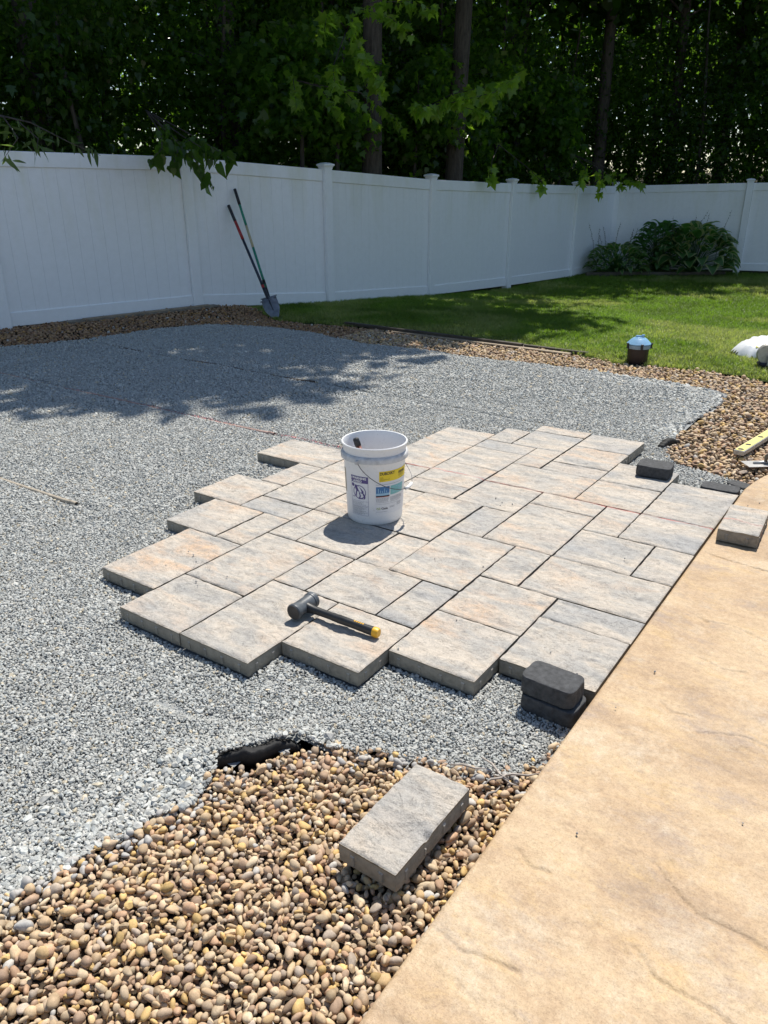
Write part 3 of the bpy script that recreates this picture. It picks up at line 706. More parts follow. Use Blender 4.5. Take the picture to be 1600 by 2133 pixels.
def scatter_pebbles():
    near = lambda x, y: (pebmask(x+0.03*(vnoise(x*12, y*12, 1)-0.5), y+0.03*(vnoise(x*12, y*12, 4)-0.5)) | (polydist(x, y, F_FRONT) < 0.018)) & inview(x, y, gz(x, y)) & (x < 1.978) & (y < 1)
    far = lambda x, y: pebmask(x+0.06*(vnoise(x*7, y*7, 1)-0.5), y+0.06*(vnoise(x*7, y*7, 4)-0.5)) & inview(x, y, gz(x, y)) & (y > 1.5)
    L = []
    for fn, x0, x1, y0, y1, r, tr, z, sz in ((near, 0.6, 1.98, -2.1, 0.4, 0.0122, 60000, -0.020, 0.0170), (near, 0.6, 1.98, -2.1, 0.4, 0.0145, 50000, -0.009, 0.0190), (near, 0.6, 1.98, -2.1, 0.4, 0.032, 5000, 0.000, 0.0210),
                                            (far, -6.2, 5, 2.5, 6.5, 0.019, 130000, -0.012, 0.026), (far, -6.2, 5, 2.5, 6.5, 0.045, 18000, -0.001, 0.027)):
        P = dart(fn, x0, x1, y0, y1, r, tr); n = len(P); s = sz*np.exp(np.clip(rng.normal(0, 0.26, n), -0.6, 0.5))
        Z = gz(P[:, 0], P[:, 1])+z+rng.normal(0, 0.002, n)+(0.045*np.exp(-(polydist(P[:, 0], P[:, 1], [(p[0], p[1]) for p in FENCE])/0.5)**2) if fn is far else 0.010*(fbm(P[:, 0]*6, P[:, 1]*6, 3, 2)-0.5))
        L.append(np.column_stack([P, Z, s, np.full(n, 1.0 if fn is near else 0.0)]))
    A = np.concatenate(L)
    # keep the flap's hollow and the block's bed clear
    d = polydist(A[:, 0], A[:, 1], FLAP); A = A[~((d < 0.034) & (A[:, 4] > 0.5))]
    inb = (np.abs(A[:, 0]-1.788) < 0.085) & (np.abs(A[:, 1]+0.272) < 0.168); A[inb, 2] = np.minimum(A[inb, 2], -0.055)
    n = len(A); ci = rng.integers(0, len(PCOL), n); col = np.ones((n, 4)); col[:, :3] = PCOL[ci]*np.clip(rng.normal(1.04, 0.15, n), 0.6, 1.35)[:, None]
    bk = (A[:, 4] < 0.5) & (A[:, 0] < -2.6); col[bk, :3] *= np.array([0.68, 0.57, 0.50])  # back-left strip: missing sun painted in, plus a reddish-brown tint
    wh = (rng.random(n) < 0.018); col[wh, :3] = (0.55, 0.53, 0.49)
    fgrey = (polydist(A[:, 0], A[:, 1], F_FRONT) < 0.11) & (rng.random(n) < 0.35*np.exp(-(polydist(A[:, 0], A[:, 1], F_FRONT)/0.06)**2)); col[fgrey, :3] = (0.46, 0.455, 0.44)
    rot = np.stack([rng.normal(0, 0.38, n), rng.normal(0, 0.38, n), rng.random(n)*6.283], 1); scl = A[:, 3:4]*(0.82+0.45*rng.random((n, 3)))*(1, 1, 0.95)
    # the largest seen: nearest to the camera, top layers, inside the frame
    X = np.stack([A[:, 0]-CAM.x, A[:, 1]-CAM.y, A[:, 2]-CAM.z], -1); dd = X @ np.array(fwd); px = 800+FPX*(X @ np.array(rt))/dd; py = 1066.5-FPX*(X @ np.array(up))/dd
    app = A[:, 3]/dd*((px > 0) & (px < 1600) & (py > 0) & (py < 2133) & (A[:, 2] > -0.074) & (A[:, 4] > 0.5)); order = np.argsort(-app); big = order[:300]; rest = np.ones(n, bool); rest[big] = False
    vo = [rock_mesh('pebble', 200+i, 2, False, M_peb_o, 0.68) for i in range(8)]
    for i in big:
        o = bpy.data.objects.new('pebble', vo[i % 8]); COL.objects.link(o); o.parent = pebble_bed
        o.location = A[i, :3]; o.rotation_euler = rot[i]; o.scale = scl[i]; o.color = col[i]
    vi = [proto(rock_mesh('pebble_form', 200+i, 2, False, M_peb_i, 0.68)) for i in range(8)]+[proto(rock_mesh('pebble_form', 300+i, 2, True, M_peb_i, 0.6)) for i in range(2)]
    idx = rng.integers(0, 8, n); idx[rng.random(n) < 0.28] = 9; idx[wh | fgrey] = 8
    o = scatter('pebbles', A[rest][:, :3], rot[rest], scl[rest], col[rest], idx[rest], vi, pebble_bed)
    print('pebbles', n)
scatter_pebbles()

# ------------------------------------------------------------------ grass
def grass():
    def tuft(seed):
        rg = np.random.default_rng(seed); m = MB()
        for k in range(11):
            a = rg.random()*6.283; r = 0.016*math.sqrt(rg.random()); bx, by = r*math.cos(a), r*math.sin(a); b = rg.random()*6.283; h = 0.035+0.03*rg.random(); le = 0.012+0.03*rg.random(); w = 0.0019
            dx, dy = math.cos(b), math.sin(b); px, py = -dy*w, dx*w; V = []
            for t, ww in ((0, 1), (0.5, 0.85), (1, 0)):
                cx_, cy_, cz_ = bx+dx*le*t*t, by+dy*le*t*t, h*(t-0.15*t*t)
                if ww: V += [(cx_-px*ww, cy_-py*ww, cz_), (cx_+px*ww, cy_+py*ww, cz_)]
                else: V += [(cx_, cy_, cz_)]
            m.add(V, [(0, 1, 3, 2), (2, 3, 4)])
        me = m.mesh('grass_tuft'); me.materials.append(M_grass); return me
    pr = [proto(tuft(i)) for i in range(6)]
    P = []
    for y0, y1, dens in ((3.5, 9, 1150), (9, 13, 650), (13, 19, 400)):
        n = int(dens*14*(y1-y0)); X = rng.uniform(-5.6, 8.4, n); Y = rng.uniform(y0, y1, n)
        k = lawnmask(X+0.05*(vnoise(X*8, Y*8, 2)-0.5), Y+0.08*(vnoise(X*8, Y*8, 5)-0.5)) & inview(X, Y, gz(X, Y), 200); P.append(np.stack([X[k], Y[k]], 1))
    P = np.concatenate(P); n = len(P); X, Y = P.T; Z = gz(X, Y)-0.008
    de = polydist(X, Y, LAWN_EDGE); dry = np.clip(1-de/0.55, 0, 1)*0.7+0.85*sstep(0.46, 0.7, fbm(X*1.1, Y*1.1, 9, 4)); dry = np.clip(dry*(0.5+rng.random(n)), 0, 1)[:, None]
    g = np.array([0.112, 0.185, 0.026])*(0.75+0.5*vnoise(X*2.3, Y*2.3, 7))[:, None]; c = g*(1-dry)+np.array([0.26, 0.29, 0.12])*dry
    col = np.column_stack([c*(0.85+0.3*rng.random((n, 1))), np.ones(n)])
    s = (0.8+0.5*rng.random(n))*(0.75+0.25*np.clip(de/0.3, 0, 1)); scl = np.stack([s*1.1, s*1.1, s*0.95], 1)*np.where(Y > 12, 1.25, 1.0)[:, None]
    rot = np.stack([rng.normal(0, 0.1, n), rng.normal(0, 0.1, n), rng.random(n)*6.283], 1)
    o = scatter('grass', np.stack([X, Y, Z], 1), rot, scl, col, rng.integers(0, 6, n), pr, None)
    tag(o, 'short green lawn grass, dry along the pebble border', 'grass'); print('grass', n)
grass()

# ------------------------------------------------------------------ fence
def build_fence():
    fe = empty('vinyl_fence', (FENCE[4][0], FENCE[4][1], FENCE[4][2]), label='tall white vinyl privacy fence running behind the gravel and lawn', cat='fence')
    O = Vector(fe.location)
    def put(m, name, parent): 
        o = m.build(name, M_vinyl, parent); return o
    prevtop = None
    for i, (x, y, z) in enumerate(FENCE):
        d0 = Vector((FENCE[min(i+1, len(FENCE)-1)][0]-FENCE[max(i-1, 0)][0], FENCE[min(i+1, len(FENCE)-1)][1]-FENCE[max(i-1, 0)][1], 0)); rz = math.atan2(d0.y, d0.x)
        m = MB(); m.box((0, 0, 0.86), (0.127, 0.127, 1.80), 0, ch=0.006)
        p = put(m, 'post', fe); p.location = Vector((x, y, z))-O; p.rotation_euler = (0, 0, rz)
        c = MB(); s2 = math.sqrt(2)
        prof = [(0.066, 1.755), (0.068, 1.775), (0.076, 1.790), (0.086, 1.797), (0.086, 1.812), (0.080, 1.818), (0.05, 1.830), (0.001, 1.838)]
        c.lathe([(r*s2, zz) for r, zz in prof], 4, M=Matrix.Rotation(R(45), 3, 'Z'))
        cp = put(c, 'post_cap', p)
    for i in range(len(FENCE)-1):
        a = Vector(FENCE[i]); b = Vector(FENCE[i+1]); d = b-a; L = math.hypot(d.x, d.y); rz = math.atan2(d.y, d.x); ux = Vector((d.x/L, d.y/L, 0))
        sl = d.z/L; pn = empty('panel', (0, 0, 0)); pn.parent = fe; pn.location = a-O; pn.rotation_euler = (0, 0, rz)
        x0, x1 = 0.0655, L-0.0655
        def rail(zc, h, t, nm):
            m = MB(); k = 0.006
            V = []
            for xx in (x0, x1):
                zz = zc+sl*xx
                V += [(xx, -t/2+k, zz-h/2), (xx, t/2-k, zz-h/2), (xx, t/2, zz-h/2+k), (xx, t/2, zz+h/2-k), (xx, t/2-k, zz+h/2), (xx, -t/2+k, zz+h/2), (xx, -t/2, zz+h/2-k), (xx, -t/2, zz-h/2+k)]
            F = [tuple(range(7, -1, -1)), tuple(range(8, 16))]+[(j, (j+1) % 8, 8+(j+1) % 8, 8+j) for j in range(8)]
            m.add(V, F); put(m, nm, pn)
        rail(1.675, 0.15, 0.05, 'rail'); rail(0.095, 0.15, 0.05, 'rail')
        nb = max(3, int(round((x1-x0)/0.152))); w = (x1-x0)/nb
        for j in range(nb):
            xa = x0+j*w+0.0005; xb = x0+(j+1)*w-0.0005; t = 0.018; k = 0.0009; z0, z1 = 0.14, 1.63; m = MB(); V = []
            for zz in (z0, z1):
                V += [(xa+k, -t/2, zz+sl*xa), (xb-k, -t/2, zz+sl*xb), (xb, -t/2+k, zz+sl*xb), (xb, t/2-k, zz+sl*xb), (xb-k, t/2, zz+sl*xb), (xa+k, t/2, zz+sl*xa), (xa, t/2-k, zz+sl*xa), (xa, -t/2+k, zz+sl*xa)]
            m.add(V, [tuple(range(7, -1, -1)), tuple(range(8, 16))]+[(q, (q+1) % 8, 8+(q+1) % 8, 8+q) for q in range(8)]); put(m, 'board', pn)
            if True:  # tongue behind the joint so no light shows through
                pass
        m = MB(); m.box(((x0+x1)/2, 0, 0.9+sl*(x0+x1)/2), (x1-x0-0.01, 0.006, 1.40)); put(m, 'backing', pn)
build_fence()

# ------------------------------------------------------------------ trees
def leaf_template(kind):
    if kind == 'maple':
        P = [(0, -0.05), (0.22, 0.0), (0.50, 0.10), (0.34, 0.26), (0.52, 0.55), (0.22, 0.52), (0, 1.0), (-0.22, 0.52), (-0.52, 0.55), (-0.34, 0.26), (-0.50, 0.10), (-0.22, 0.0)]
    elif kind == 'oval':
        P = [(0, 0), (0.25, 0.22), (0.30, 0.5), (0.16, 0.82), (0, 1.0), (-0.16, 0.82), (-0.30, 0.5), (-0.25, 0.22)]
    elif kind == 'heart':
        P = [(0, 0.04), (0.20, -0.06), (0.36, 0.10), (0.34, 0.42), (0.14, 0.75), (0, 1.05), (-0.14, 0.75), (-0.34, 0.42), (-0.36, 0.10), (-0.20, -0.06)]
    elif kind == 'narrow':
        P = [(0, 0), (0.10, 0.25), (0.12, 0.5), (0.06, 0.82), (0, 1.0), (-0.06, 0.82), (-0.12, 0.5), (-0.10, 0.25)]
    else:
        P = [(-0.42, 0), (0.42, 0.1), (0.3, 0.9), (-0.35, 1.0)]
    P = np.array(P, float); z = -0.18*P[:, 1]**2+0.25*np.abs(P[:, 0]); return np.column_stack([P, z])
def leaves_mesh(name, pos, size, kind, mat, seed, droop=0.5, yawdir=None):
    rg = np.random.default_rng(seed); T = leaf_template(kind); n = len(pos); m = len(T)
    yaw = rg.random(n)*6.283 if yawdir is None else yawdir+rg.normal(0, 0.6, n)
    pit = -droop+rg.normal(0, 0.45, n); rol = rg.normal(0, 0.5, n)
    cy, sy, cp, sp, cr, sr = np.cos(yaw), np.sin(yaw), np.cos(pit), np.sin(pit), np.cos(rol), np.sin(rol)
    # leaf axes: forward f, side s, normal u
    f = np.stack([cy*cp, sy*cp, sp], 1); s0 = np.stack([sy, -cy, 0*sy], 1); u0 = np.cross(s0, f); s = s0*cr[:, None]+u0*sr[:, None]; u = -s0*sr[:, None]+u0*cr[:, None]
    sc = (size*np.exp(rg.normal(0, 0.22, n)))[:, None, None]
    V = pos[:, None, :]+sc*(T[None, :, 0:1]*s[:, None, :]+T[None, :, 1:2]*f[:, None, :]+T[None, :, 2:3]*u[:, None, :])
    me = npmesh(name, V.reshape(-1, 3), m, np.arange(n*m)); me.materials.append(mat); return me
def clumpy(n, rg, rx, ry, rz, nclump, cr, zc=0.0, hollow=0.35):
    C = rg.normal(0, 1, (nclump, 3)); C /= np.linalg.norm(C, axis=1)[:, None]; C *= (hollow+(1-hollow)*rg.random((nclump, 1))**0.6)
    C = C*(rx, ry, rz); w = 0.5+rg.random(nclump); k = rg.choice(nclump, n, p=w/w.sum())
    # flattened sprays tilted randomly
    off = np.clip(rg.normal(0, 1, (n, 3)), -1.9, 1.9)*(cr, cr, cr*0.32); t = rg.normal(0, 0.3, (nclump, 2))
    off[:, 2] += off[:, 0]*t[k, 0]+off[:, 1]*t[k, 1]-0.25*(off[:, 0]**2+off[:, 1]**2)/cr
    return C[k]+off+(0, 0, zc), C+(0, 0, zc)
def trunk_mb(H, r, rg, lean=0.3, limbs=(), tops=None, n=12):
    m = MB(); pts = []; ph = rg.random(2)*6
    for i in range(9):
        t = i/8; pts.append((lean*t*math.cos(ph[0])+0.05*math.sin(t*7+ph[1])*t, lean*t*math.sin(ph[0])+0.05*math.cos(t*6+ph[0])*t, H*t-0.2))
    m.tube(pts, [r*(1.25-0.25*min(1, i*2)) * (1-0.75*(i/8)) + 0.004 for i in range(9)], n)
    for c in limbs:
        z = min(H*0.95, max(H*0.12, c[2]-0.35*math.hypot(c[0], c[1]))); t = (z+0.2)/H*8; i = min(7, int(t)); p0 = Vector(pts[i]).lerp(Vector(pts[i+1]), t-i); p1 = Vector(c); mid = p0.lerp(p1, 0.5)+Vector((0, 0, 0.12*(p1-p0).length))
        rr = max(0.006, r*0.33*(1-z/H*0.7)); m.tube([p0, p0.lerp(mid, 0.55), mid, mid.lerp(p1, 0.6), p1], [rr, rr*0.8, rr*0.6, rr*0.4, rr*0.15], 5)
    return m
def tree_kind(H, r, crown, nleaf, size, kind, mat, seed, bark, nclump, cr, zc, lean=0.4, droop=0.5, nl=18, skirt=0):
    rg = np.random.default_rng(seed); pos, C = clumpy(nleaf, rg, crown[0], crown[1], crown[2], nclump, cr, zc)
    tm = trunk_mb(H, r, rg, lean, [tuple(c) for c in C[:nl]]).mesh('trunk'); tm.materials.append(bark); tm.polygons.foreach_set('use_smooth', np.ones(len(tm.polygons), bool))
    return tm, leaves_mesh('crown', pos, size, kind, mat, seed+1, droop)
def place(name, kd, loc, rz, s, label, cat, group):
    o = empty(name, loc, rz, label=label, cat=cat, group=group); o.scale = (s, s, s)
    for nm, me in (('trunk', kd[0]), ('crown', kd[1])):
        c = bpy.data.objects.new(nm, me); COL.objects.link(c); c.parent = o
    return o
TALL = [tree_kind(15.5, 0.19, (3.3, 3.3, 4.2), 4500, 0.21, 'quad', M_leaf_dark, 11+i, M_bark, 44, 0.52, 9.8, 0.5, 0.3) for i in range(3)]
MID = [tree_kind(5.6, 0.055, (1.0, 1.0, 2.2), 5200, 0.085, 'maple', M_leaf_mid, 31+i, M_bark, 50, 0.36, 2.9, 0.3, 0.55) for i in range(2)]
MIDD = [tree_kind(5.2, 0.05, (1.0, 1.0, 2.2), 5200, 0.07, 'oval', M_leaf_dark, 41+i, M_bark, 55, 0.36, 2.6, 0.3, 0.5) for i in range(2)]
FAR = [tree_kind(8.0, 0.10, (2.4, 2.4, 3.7), 5200, 0.14, 'oval', M_leaf_dark, 51+i, M_bark, 60, 0.6, 3.9, 0.3, 0.5) for i in range(2)]
def fz(x, y): return float(gz(x, y))-0.05+float(2.2*sstep(6, 26, polydist(np.array(x), np.array(y), [(p[0], p[1]) for p in FENCE])))
GT = 'tall trees of the wood behind the fence'; GM = 'young trees and saplings crowding behind the fence'; GF = 'far trees deep in the wood'
tl = [(-4.85, 8.9, 0.88, 0.0), (-7.2, 8.35, 0.98, 2.0), (-7.6, 5.2, 0.95, 1.0), (-8.0, 12.6, 1.0, 4.0), (-7.2, 14.9, 0.95, 5.1), (-6.6, 17.2, 0.9, 0.7), (-4.9, 18.6, 0.9, 2.7), (-9.6, 10.8, 1.05, 3.3), (-9.6, 7.0, 1.0, 5.5),
      (-3.0, 22.4, 0.9, 1.9), (0.2, 23.2, 0.9, 3.9), (3.6, 23.5, 0.95, 0.4), (-9.3, 14.5, 1.0, 1.4), (-7.8, 19.5, 1.0, 4.4), (-8.8, 2.5, 0.85, 2.2), (-4.85, 11.3, 0.93, 1.1), (-0.9, 21.4, 0.9, 0.3), (1.9, 21.7, 0.9, 2.6), (4.6, 22.0, 0.95, 4.6), (7.4, 22.3, 0.95, 1.6), (-3.6, 20.2, 0.85, 3.6)]
TL = ['tall tree with the thickest trunk just behind the fence panel right of the shovels', 'tall dark trunked tree behind the fence above the shovels', 'tall leafy tree behind the fence at the left of the picture', 'tall tree behind the middle fence posts',
      'tall straight tree behind the fence, right of centre', 'slim tall tree with bare trunk left of the leaning pair of stems', 'tall dark tree near the far fence corner']
for i, (x, y, s, rz) in enumerate(tl):
    o = place('forest_tree', TALL[i % 3], (x, y, fz(x, y)), rz, s, TL[i] if i < len(TL) else 'tall tree of the dark wood beyond the fence', 'tree', GT)
ml = []
for k in range(15):
    t = k/14; y = 2.6+t*13.6
    x = np.interp(y, [0.7, 3.34, 5.95, 7.33, 9.62, 11.93, 14.45, 16.6], [-6.02, -5.57, -5.09, -4.46, -4.21, -3.96, -3.76, -3.72])-(2.15 if k % 2 else 3.0)-0.3*rng.random()
    ml.append((float(x), float(y)+0.3*rng.random()))
ml += [(-2.6, 19.2), (-1.0, 19.6), (0.4, 19.9), (2.0, 20.3), (3.4, 20.7), (-3.9, 19.9), (-0.2, 21.2), (2.9, 22.0), (-5.9, 18.4)]
ML = ['maple sapling', 'dark green sapling']
for i, (x, y) in enumerate(ml):
    mk = (i % 3 != 0) if i < 15 else (i % 2 == 0)
    place('young_tree', (MID if mk else MIDD)[i % 2], (x, y, fz(x, y)), rng.random()*6.28, 0.9+0.3*rng.random(),
          ('broad leaved maple sapling' if mk else 'small leaved dark sapling')+' in the undergrowth behind the white fence', 'tree', GM+(' (maples)' if mk else ' (dark leaved)'))
k = 0
for x, y in [(-10.5, 3.5), (-11.5, 8), (-11.5, 12.5), (-9, 16.5), (-11, 20), (-7.5, 22.5), (-4.8, 22), (-2, 25.5), (1.5, 26), (4.5, 25.5), (-9.5, -0.5), (-8.4, 12.0), (-7.2, 15.2), (-13.5, 15.5), (-12, 24), (-8, 27), (-3.5, 29), (2, 30), (7, 27), (-14, 6), (-14, 10.5), (-1.2, 22.3), (6.2, 22.6), (-18, 12), (-18, 17), (-17, 22), (-15, 28), (-11, 32), (-6.5, 33), (-2, 34), (3, 35), (8, 34), (12, 30), (-20, 8), (-19, 3), (-6, 24.5), (0, 27.5), (5.5, 29), (-10, 25), (-13, 19), (10, 25), (-16, -1)]:
    place('thicket_tree', FAR[k % 2], (x, y, fz(x, y)), k*1.7, (0.95 if k < 23 else 1.35)+0.3*((k*37 % 10)/10), 'dark bushy tree far back in the shaded wood', 'tree', GF); k += 1

# branches that hang over the fence: tree > branch > leaf
def hanging_tree(base, name, label, src, twigs, kind, size, mat, nper, seed, group=None, droop=1.1):
    rg = np.random.default_rng(seed); t = empty(name, base, 0, label=label, cat='tree', group=group); B = Vector(base)
    tr = trunk_mb(3.6, 0.05, rg, 0.25); tr.build('trunk', M_bark, t, True)
    T = [leaves_mesh('leaf', np.zeros((1, 3)), size*(0.8+0.2*q), kind, mat, seed*10+q, droop) for q in range(5)]
    for me in T: me.materials.clear(); me.materials.append(mat)
    pos, C = clumpy(2200, rg, 0.55, 0.55, 0.8, 22, 0.24, 3.0)
    cr = finish('crown', leaves_mesh('crown', pos, size, kind, M_leaf_mid if mat is M_leaf_sunlit else mat, seed+5, 0.6), [], t)  # crown gets the darker leaf; painted sun stays on the sprays
    for pts in twigs:
        P = [Vector(src)]+[Vector(p) for p in pts]; m = MB(); Q = []
        for a, b in zip(P[:-1], P[1:]):
            for s in range(4): Q.append(a.lerp(b, s/4))
        Q.append(P[-1]); m.tube([q-B for q in Q], [0.009-0.0075*i/(len(Q)-1) for i in range(len(Q))], 5); br = m.build('branch', M_bark, t, True)
        nn = nper
        for q in range(nn):
            f = 0.36+0.64*(q+rg.random()*0.6)/nn; ii = f*(len(Q)-1); i0 = min(int(ii), len(Q)-2); p = Q[i0].lerp(Q[i0+1], ii-i0)
            lf = bpy.data.objects.new('leaf', T[q % 5]); COL.objects.link(lf); lf.parent = br
            lf.location = p-B+Vector(rg.normal(0, 0.022, 3)); lf.rotation_euler = (rg.normal(0, 0.35), rg.normal(0, 0.35), rg.random()*6.28)
GH = 'trees whose branches hang over the fence'
hanging_tree((-6.45, 5.2, -0.12), 'overhanging_tree', 'tree whose leafy twigs hang down over the fence left of the shovels', (-5.5, 5.3, 2.25),
             [[(-4.75, 4.85, 1.95), (-4.50, 4.62, 1.80), (-4.47, 4.40, 1.66)], [(-4.75, 4.95, 1.95), (-4.52, 4.85, 1.78), (-4.50, 4.74, 1.62)], [(-4.8, 5.05, 1.95), (-4.52, 5.0, 1.80), (-4.40, 5.06, 1.60), (-4.36, 5.12, 1.42)],
              [(-4.8, 5.2, 1.95), (-4.45, 5.15, 1.82), (-4.36, 5.26, 1.66)], [(-4.8, 5.3, 1.98), (-4.42, 5.3, 1.82), (-4.31, 5.48, 1.70)], [(-4.9, 5.0, 2.05), (-4.6, 4.9, 1.9), (-4.5, 5.0, 1.72)]], 'heart', 0.078, M_leaf_dark, 26, 5, GH)
hanging_tree((-6.9, 2.4, -0.08), 'overhanging_shrub', 'shrub with narrow leaves arching over the fence at the left edge', (-5.2, 2.7, 2.15),
             [[(-4.3, 2.75, 1.98), (-3.9, 2.6, 1.80), (-3.78, 2.35, 1.62)], [(-4.2, 2.8, 1.96), (-3.85, 2.75, 1.80), (-3.75, 2.66, 1.72)], [(-4.3, 3.0, 1.95), (-3.85, 3.05, 1.78), (-3.66, 3.2, 1.68)], [(-4.4, 2.5, 2.0), (-3.95, 2.4, 1.82), (-3.8, 2.1, 1.66)]], 'narrow', 0.085, M_willow, 20, 6, GH)
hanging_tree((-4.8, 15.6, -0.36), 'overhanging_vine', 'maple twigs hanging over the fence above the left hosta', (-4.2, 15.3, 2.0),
             [[(-3.5, 14.75, 1.75), (-3.32, 14.55, 1.5), (-3.30, 14.48, 1.22)], [(-3.5, 15.0, 1.72), (-3.1, 14.9, 1.48), (-2.95, 14.95, 1.34)], [(-3.4, 15.2, 1.72), (-2.9, 15.1, 1.50), (-2.65, 15.2, 1.42)], [(-3.6, 14.4, 1.75), (-3.5, 14.0, 1.55), (-3.45, 13.8, 1.45)]], 'maple', 0.12, M_leaf_sunlit, 15, 7, GH)
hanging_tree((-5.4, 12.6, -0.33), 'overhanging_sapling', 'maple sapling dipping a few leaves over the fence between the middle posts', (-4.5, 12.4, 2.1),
             [[(-3.95, 12.5, 1.72), (-3.72, 12.6, 1.50), (-3.68, 12.62, 1.38)], [(-4.0, 11.2, 1.80), (-3.85, 10.9, 1.62), (-3.8, 10.85, 1.50)]], 'maple', 0.11, M_leaf_sunlit, 12, 8, GH)
# maple limbs painted sunlit, reaching out of the wood
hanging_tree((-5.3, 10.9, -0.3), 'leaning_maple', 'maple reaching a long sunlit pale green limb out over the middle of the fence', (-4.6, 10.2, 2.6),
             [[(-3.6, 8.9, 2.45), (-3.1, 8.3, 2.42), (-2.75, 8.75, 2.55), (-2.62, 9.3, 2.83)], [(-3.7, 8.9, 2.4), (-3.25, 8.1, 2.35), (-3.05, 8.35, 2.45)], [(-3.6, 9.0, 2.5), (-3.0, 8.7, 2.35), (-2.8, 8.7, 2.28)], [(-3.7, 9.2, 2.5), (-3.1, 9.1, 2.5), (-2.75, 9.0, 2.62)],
              [(-3.8, 8.6, 2.4), (-3.4, 7.9, 2.35), (-3.2, 7.8, 2.3)], [(-3.6, 9.1, 2.6), (-3.2, 9.4, 2.7), (-2.9, 9.6, 2.75)]], 'maple', 0.105, M_leaf_sunlit, 34, 9, GH, 0.8)
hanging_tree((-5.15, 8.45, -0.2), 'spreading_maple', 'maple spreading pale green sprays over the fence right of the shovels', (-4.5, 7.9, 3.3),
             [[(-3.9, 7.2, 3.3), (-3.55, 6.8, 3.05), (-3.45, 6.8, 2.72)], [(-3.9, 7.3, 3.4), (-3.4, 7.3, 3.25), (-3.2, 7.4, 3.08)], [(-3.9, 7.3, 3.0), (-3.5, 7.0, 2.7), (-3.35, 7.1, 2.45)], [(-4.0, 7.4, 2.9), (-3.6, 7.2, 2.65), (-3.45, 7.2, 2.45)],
              [(-4.1, 7.2, 3.3), (-3.8, 6.6, 3.2), (-3.7, 6.4, 2.95)], [(-4.1, 7.1, 2.8), (-3.8, 6.7, 2.65), (-3.65, 6.55, 2.45)], [(-4.0, 7.6, 3.5), (-3.5, 7.8, 3.5), (-3.2, 8.0, 3.4)]], 'maple', 0.105, M_leaf_sunlit, 34, 10, GH, 0.8)
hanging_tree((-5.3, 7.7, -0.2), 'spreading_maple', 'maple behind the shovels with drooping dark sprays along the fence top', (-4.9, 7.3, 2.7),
             [[(-4.6, 6.9, 2.7), (-4.4, 6.7, 2.5), (-4.3, 6.6, 2.3)], [(-4.5, 7.3, 2.6), (-4.3, 7.3, 2.4), (-4.2, 7.4, 2.2)], [(-4.5, 7.8, 2.6), (-4.3, 7.9, 2.4), (-4.15, 8.1, 2.15)], [(-4.5, 8.2, 2.6), (-4.25, 8.6, 2.35), (-4.15, 8.8, 2.1)]], 'maple', 0.10, M_leaf_sunlit, 26, 12, GH, 0.9)

# ------------------------------------------------------------------ hosta bed
M_wood_dark = simple('weathered_timber', (0.10, 0.085, 0.065), 0.9, var=0.35, scale=14, bump=0.6, dist=0.004)
M_stalk = simple('dry_flower_stalk', (0.11, 0.10, 0.07), 0.8)
for i, (x, y, L_, rz, lb) in enumerate([(-3.22, 14.95, 0.75, R(40), 'dark garden timber edging the bed under the left hosta'), (-2.40, 15.55, 1.35, R(30), 'dark garden timber edging the bed between the two hostas'), (-1.50, 16.17, 0.9, R(40), 'dark garden timber edging the bed under the large right hosta')]):
    m = MB(); m.box((0, 0, 0.04), (L_, 0.08, 0.11), ch=0.008); o = m.build('bed_timber', M_wood_dark); o.location = (x, y, float(gz(x, y))); o.rotation_euler = (0, 0, rz); tag(o, lb, 'timber', 'timbers edging the hosta bed')
def hosta_leaf(L_, W, seed, edge):
    m = MB(); n = 9; rg = np.random.default_rng(seed); ws = [0.25, 0.8, 1.0, 1.0, 0.95, 0.84, 0.66, 0.40, 0.0]
    V = []; F = []; MI = []
    cols = (-1, -edge, 0, edge, 1) 
    for i in range(n):
        t = i/(n-1); x = L_*(t-0.12*t*t); z = 0.22*L_*math.sin(t*2.2)-0.42*L_*t*t
        for c in cols:
            yy = c*W/2*ws[i]; V.append((x, yy, z+abs(c)*0.16*W*ws[i]+0.012*W*math.sin(i*2.1+seed)*(abs(c) == 1)))
    for i in range(n-1):
        for c in range(4):
            F.append((i*5+c, i*5+c+1, (i+1)*5+c+1, (i+1)*5+c)); MI.append(1 if c in (0, 3) else 0)
    for f, k in zip(F, MI): pass
    me = bpy.data.meshes.new('leaf'); me.from_pydata(V, [], F); me.materials.append(M_hosta); me.materials.append(M_hosta_edge if edge < 1 else M_hosta); me.polygons.foreach_set('material_index', MI); me.polygons.foreach_set('use_smooth', np.ones(len(F), bool)); return me
